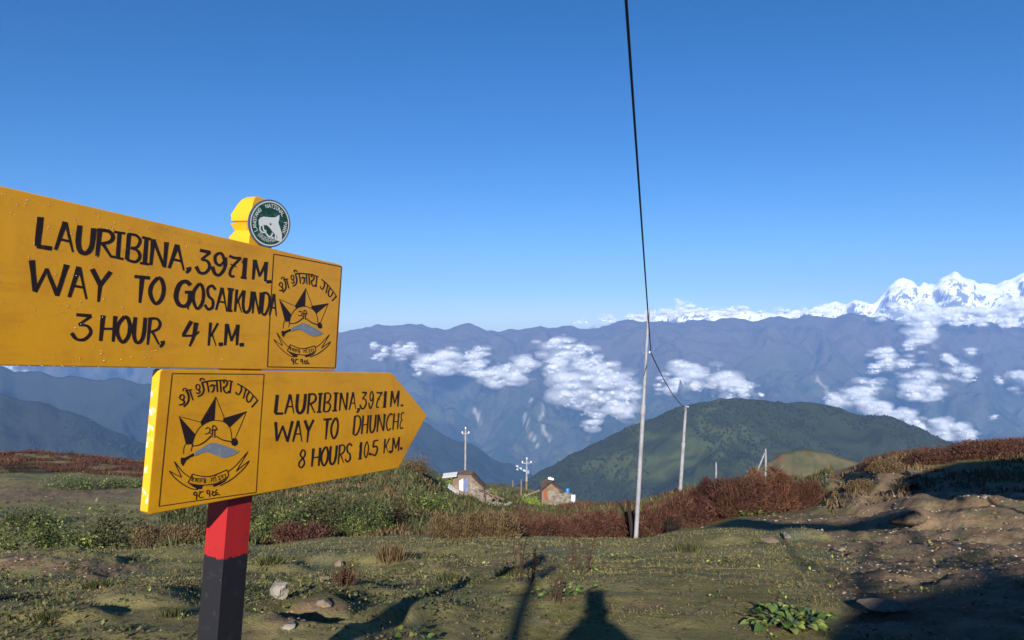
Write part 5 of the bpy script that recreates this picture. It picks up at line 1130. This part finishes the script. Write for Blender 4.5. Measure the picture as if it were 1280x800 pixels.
for i in range(5): mb = MB(); mb.beam(W(687, 601, HY - .3 + i * .75), W(705, 615, HY - .3 + i * .75), .7, .06, up=(0, 0, 1)); o = mb.build('roof_plank', m_dwood, h2); offs(o)
for i in range(5): mb = MB(); mb.beam(W(688.6, 600.8, HY - .3 + i * .75), W(674.5, 613, HY - .3 + i * .75), .7, .06); o = mb.build('roof_plank', m_dwood, h2); offs(o)
mb = MB(); mb.beam(W(688, 602, HY + .2), W(688, 596, HY + .2), .1); mb.beam(W(685, 597.5, HY + .2), W(692, 599, HY + .2), .3, .2); o = mb.build('roof_antenna', m_whitep, h2); offs(o)
mb = MB(); stones_in(mb, [(693, 618), (712, 617), (713, 631), (692, 631)], HY - 1.2, 120, .12, .22, 3); o = mb.build('stone_wall', m_drystone, h2); offs(o); o['kind'] = 'stuff'
def barrel(px, pt, pf, Y, r, m, label, name='barrel'):
    a_, b_ = W(px, pf, Y), W(px, pt, Y); rr_ = r / F * Y; mb = MB(); d = b_ - a_
    mb.tube([d * 0, d * .04, d * .33, d * .36, d * .39, d * .64, d * .67, d * .7, d * .96, d], [rr_ * .96, rr_, rr_, rr_ * 1.06, rr_, rr_, rr_ * 1.06, rr_, rr_, rr_ * .94], 12); o = mb.build(name, m, smooth=True, sharp=40); o.location = a_; tag(o, label, 'barrel')
m_bp = mat('blue_plastic', (.03, .16, .48), .4, .4); barrel(709.5, 610.5, 618, 78.9, 2.6, m_bp, 'bright blue barrel standing on the stone wall of the small hut', 'blue_barrel'); barrel(716.5, 618.5, 629.5, 78.6, 3.0, mat('white_plastic', (.55, .58, .66), .5, .4), 'pale white barrel at the right end of the stone wall', 'white_barrel')
# village and lone houses far below
def surf(V, px, py):
    nf = V.shape[0] - 13; P = V[:nf]; X_ = 640 + F * P[..., 0] / P[..., 1]; Y_ = 400 - F * P[..., 2] / P[..., 1]; k = np.argmin((X_ - px) ** 2 + (Y_ - py) ** 2); return Vector(P.reshape(-1, 3)[k].tolist())
hv = None; m_hw = mat('far_white_wall', (.62, .6, .57), .9, .1); m_hr = mat('far_tin_roof', (.40, .44, .52), .5, .4)
for i, (px, py, s) in enumerate([(648, 582, 1.2), (651, 585, 1), (655, 579, 1.3), (657.5, 583, 1.3), (661, 581, 1), (664, 584, 1.5), (667, 582, 1), (645.5, 586, .9), (660, 586, .9), (653, 589, .8), (671, 572, .9), (655, 553, .8), (1047, 591, .5)]):
    V_ = HM if i < 12 else KN
    p = surf(V_, px, py) + Vector((0, 0, 0)); k = s / F * p.y * 1.35
    if hv is None:
        hv = empty('house', p); mb = MB(); mb.prism([(-1, -1.5), (1, -1.5), (1, .55), (0, 1.0), (-1, .55)], -.7, .7, f=lambda a, b_, c: (a, c, b_)); mb.build('wall', m_hw, hv); mb = MB(); mb.beam((0, 0, 1.08), (-1.2, 0, .5), 1.7, .08, up=(0, 0, 1)); mb.beam((0, 0, 1.1), (1.2, 0, .52), 1.7, .08); mb.build('roof', m_hr, hv); o = hv
    else: o = copy_tree(hv)
    o.location = p; o.scale = (k, k, k); o.rotation_euler = (0, 0, rnd.uniform(-.6, .6))
    lab = 'far white house in the tight village cluster behind the rusty footed pole' if i < 10 else ['lone white house just above and right of the far village', 'lone far house high above the village on the slope', 'lone pale hut on the small knoll beyond the track'][i - 10]
    tag(o, lab, 'house', 'houses of the far village' if i < 10 else 'lone far houses')

# ------------------------------------------------------------------ the photographer, and unseen buildings added to cast shadows into view
m_skin = mat('skin', (.36, .20, .13), .5, .3); m_jack = mat('dark_jacket', (.03, .035, .05), .8, .2, [(20, (.05, .055, .075), .5, .6)]); m_trou = mat('grey_trousers', (.07, .07, .07), .9, .1); m_hair = mat('black_hair', (.012, .01, .009), .6, .3); m_boot = mat('brown_boots', (.06, .035, .02), .6, .3)
def skin(name, verts, edges, m, parent, lv=2, root=0):
    me = bpy.data.meshes.new(name); me.from_pydata([v[:3] for v in verts], edges, []); me.update(); o = link(name, me, m, parent)
    s_ = o.modifiers.new('skin', 'SKIN'); 
    for i, v in enumerate(verts): me.skin_vertices[0].data[i].radius = (v[3], v[4] if len(v) > 4 else v[3]); me.skin_vertices[0].data[i].use_root = i == root
    s_.use_smooth_shade = True; sb = o.modifiers.new('sub', 'SUBSURF'); sb.levels = lv; sb.render_levels = lv; return o
pg = -1.44; PB = Vector((-.04, -.40, pg)); pr_ = empty('person', PB); tag(pr_, 'person in dark jacket, added wrap widening the shadow, raising a phone to take the picture', 'person')
B0 = [(0, 0, .95, .14, .11), (0, .0, 1.12, .14, .11), (0, -.01, 1.32, .15, .11), (0, 0, 1.46, .07, .07), (0, .0, 1.53, .055), (0, .01, 1.60, .07, .085), (0, .012, 1.70, .075, .09),
      (-.2, 0, 1.40, .055), (.2, 0, 1.40, .055), (-.23, .12, 1.17, .043), (.23, .12, 1.17, .043), (-.10, .31, 1.40, .03), (.10, .31, 1.40, .03), (-.085, .335, 1.445, .03, .018), (.085, .335, 1.445, .03, .018),
      (-.1, 0, .90, .09), (.1, 0, .90, .09), (-.12, .02, .50, .06), (.12, .02, .50, .06), (-.13, -.01, .04, .042), (.13, -.01, .04, .042), (-.14, .12, -.02, .04, .03), (.14, .12, -.02, .04, .03)]
E0 = [(0, 1), (1, 2), (2, 3), (3, 4), (4, 5), (5, 6), (2, 7), (2, 8), (7, 9), (8, 10), (9, 11), (10, 12), (11, 13), (12, 14), (0, 15), (0, 16), (15, 17), (16, 18), (17, 19), (18, 20), (19, 21), (20, 22)]
body = skin('body', B0, E0, m_skin, pr_)
skin('jacket', [(0, 0, .86, .22, .15), (0, 0, 1.1, .22, .16), (0, -.01, 1.30, .22, .16), (0, 0, 1.46, .08, .08), (-.22, 0, 1.39, .10), (.22, 0, 1.39, .10), (-.235, .12, 1.17, .075), (.235, .12, 1.17, .075), (-.125, .27, 1.33, .042), (.125, .27, 1.33, .042)], [(0, 1), (1, 2), (2, 3), (2, 4), (2, 5), (4, 6), (5, 7), (6, 8), (7, 9)], m_jack, pr_)
skin('shadow_wrap', [(0, -.03, 1.62, .125, .11), (0, -.04, 1.50, .24, .16), (0, -.04, 1.34, .33, .19), (0, -.03, 1.0, .36, .2)], [(0, 1), (1, 2), (2, 3)], m_jack, pr_)  # bulk added round the shoulders to widen the cast shadow
skin('trousers', [(0, 0, .95, .15, .12), (-.1, 0, .88, .105), (.1, 0, .88, .105), (-.12, .02, .50, .075), (.12, .02, .50, .075), (-.13, -.01, .06, .062), (.13, -.01, .06, .062)], [(0, 1), (0, 2), (1, 3), (2, 4), (3, 5), (4, 6)], m_trou, pr_)
for s_ in (-1, 1):
    skin('boot', [(s_ * .13, -.05, .0, .05, .05), (s_ * .135, .05, -.01, .05, .04), (s_ * .14, .17, -.025, .045, .03)], [(0, 1), (1, 2)], m_boot, pr_)
    for k_ in range(4):
        z0 = 1.475 - k_ * .019; skin('finger', [(s_ * .085, .338, z0, .009), (s_ * .062, .365, z0 + .003, .0085), (s_ * .043, .372, z0 + .004, .008), (s_ * (.030 + .003 * (k_ % 2)), .366, z0 + .003, .0075)], [(0, 1), (1, 2), (2, 3)], m_skin, pr_, 1)
    skin('thumb', [(s_ * .08, .330, 1.43, .012), (s_ * .065, .345, 1.415, .011), (s_ * .05, .352, 1.422, .009)], [(0, 1), (1, 2)], m_skin, pr_, 1)
skin('hair', [(0, -.02, 1.715, .075, .095), (0, -.06, 1.66, .065, .07), (0, .03, 1.755, .06, .06)], [(0, 1), (0, 2)], m_hair, pr_)
for s_ in (-1, 1):
    mb = MB(); mb.tube([(s_ * .078, -.005, 1.69), (s_ * .088, -.01, 1.67), (s_ * .08, -.0, 1.64)], [.010, .018, .008], 8); mb.build('ear', m_skin, pr_, smooth=True)
    mb = MB(); mb.tube([(s_ * .03, .082, 1.66), (s_ * .03, .096, 1.66)], [.013, .008], 10); mb.build('eye', m_white, pr_, smooth=True)
mb = MB(); mb.tube([(0, .088, 1.672), (0, .104, 1.645), (0, .108, 1.63), (0, .095, 1.622)], [.008, .012, .015, .01], 8); mb.build('nose', m_skin, pr_, smooth=True)
mb = MB(); mb.tube([(-.024, .086, 1.596), (0, .094, 1.598), (.024, .086, 1.596)], [.003, .006, .003], 6); mb.build('mouth', mat('lips', (.30, .10, .08), .5, .3), pr_, smooth=True)
ph = empty('phone', (0, -.020, 0)); tag(ph, 'black phone held level in both hands of the photographer', 'phone'); mb = MB(); mb.box((0, 0, -.001), (.15, .009, .072)); mb.build('case', m_cab, ph, bevel=.002); mb = MB(); mb.box((0, -.0052, -.001), (.138, .001, .064)); mb.build('screen', mat('phone_screen', (.02, .02, .03), .1, .5), ph)

lo = empty('shadow_lodge', (6, -8, gz(6, -8))); tag(lo, 'added unseen stone building shaped to cast the shadows at bottom right', 'shadow_lodge')  # unseen building added, its outline shaped to cast the bottom right shadow
def lp(poly, y0, y1, name, m):
    mb = MB(); mb.prism([(x - lo.location.x, z - lo.location.z) for x, z in poly], y0 - lo.location.y, y1 - lo.location.y, f=lambda a, b_, c: (a, c, b_)); return mb.build(name, m, lo)
lp([(.93, -2.4), (13, -2.4), (13, 3.2), (4.2, 2.66), (2.5, 2.46), (1.38, 2.28), (.93, 2.10)], -9.4, -6.02, 'wall', m_drystone)
lp([(.85, 2.07), (.93, 2.10), (1.38, 2.28), (2.5, 2.46), (4.2, 2.66), (13.3, 3.2), (13.3, 3.30), (4.2, 2.75), (2.5, 2.55), (1.34, 2.36), (.80, 2.15)], -9.7, -5.9, 'roof', m_tin)
lp([(4.6, -2.2), (5.5, -2.2), (5.5, .5), (4.6, .5)], -6.02, -5.96, 'door', m_bluep)
for x in (2.2, 7.4, 10): f_ = lp([(x, -.5), (x + 1.1, -.5), (x + 1.1, .6), (x, .6)], -6.02, -5.97, 'window', m_dwood); q = lp([(x + .1, -.4), (x + 1.0, -.4), (x + 1.0, .5), (x + .1, .5)], -5.97, -5.96, 'pane', m_tin); q.parent = f_
for ps, t_ in [([(1.2, 2.3), (3.41, 3.43), (5.01, 5.45)], .07), ([(2.3, 2.45), (4.5, 3.2), (6.68, 4.8)], .075), ([(3.5, 2.65), (7.02, 3.63), (8.1, 5.2)], .08)]:  # slanting timbers added to cast the diagonal streaks on the track
    for a_, b_ in zip(ps, ps[1:]):
        mb = MB(); mb.beam(Vector((a_[0], -6, a_[1])) - lo.location, Vector((b_[0], -6, b_[1])) - lo.location, t_, t_); mb.build('shadow_timber', m_wood, lo)
lp([(3.2, 5.5), (4.4, 4.98), (6, 4.82), (7.6, 4.95), (8.9, 5.4), (8.8, 5.7), (7, 5.35), (5.3, 5.5), (4.5, 6.1)], -6.05, -5.97, 'shadow_sheet', m_bluep)  # sheet added above the roof to cast the horizontal shadow band
SX, SY = 17, 8
sh_ = empty('shadow_shelter', (SX, SY, gz(SX, SY))); tag(sh_, 'added unseen roofed frame shaped to shade the earth bank at right', 'shadow_shelter')  # out of view, added to throw shade on the right bank
def sp_(poly, y0, y1, name, m):
    mb = MB(); mb.prism([(x - SX, z - sh_.location.z) for x, z in poly], y0 - SY, y1 - SY, f=lambda a, b_, c: (a, c, b_)); return mb.build(name, m, sh_)
sp_([(12.2, 1.25), (12.7, 1.0), (22, .9), (22, 4.2), (17.2, 3.95), (14.6, 3.2), (13.2, 2.55), (12.6, 1.9)], 7.9, 8.1, 'shadow_gable', m_brickw)
for p, q in [((12.0, 1.2), (13.2, 2.62)), ((13.2, 2.62), (17.2, 4.02)), ((17.2, 4.02), (22.2, 4.26))]: sp_([p, q, (q[0], q[1] + .05), (p[0], p[1] + .05)], 6.4, 8.3, 'shadow_roof', m_tin)
for x in (12.9, 17, 21.6):
    for y in (6.6, 7.98): mb = MB(); mb.beam((x - SX, y - SY, -.8), (x - SX, y - SY, 1.0 - sh_.location.z), .1); mb.build('post', m_wood, sh_)
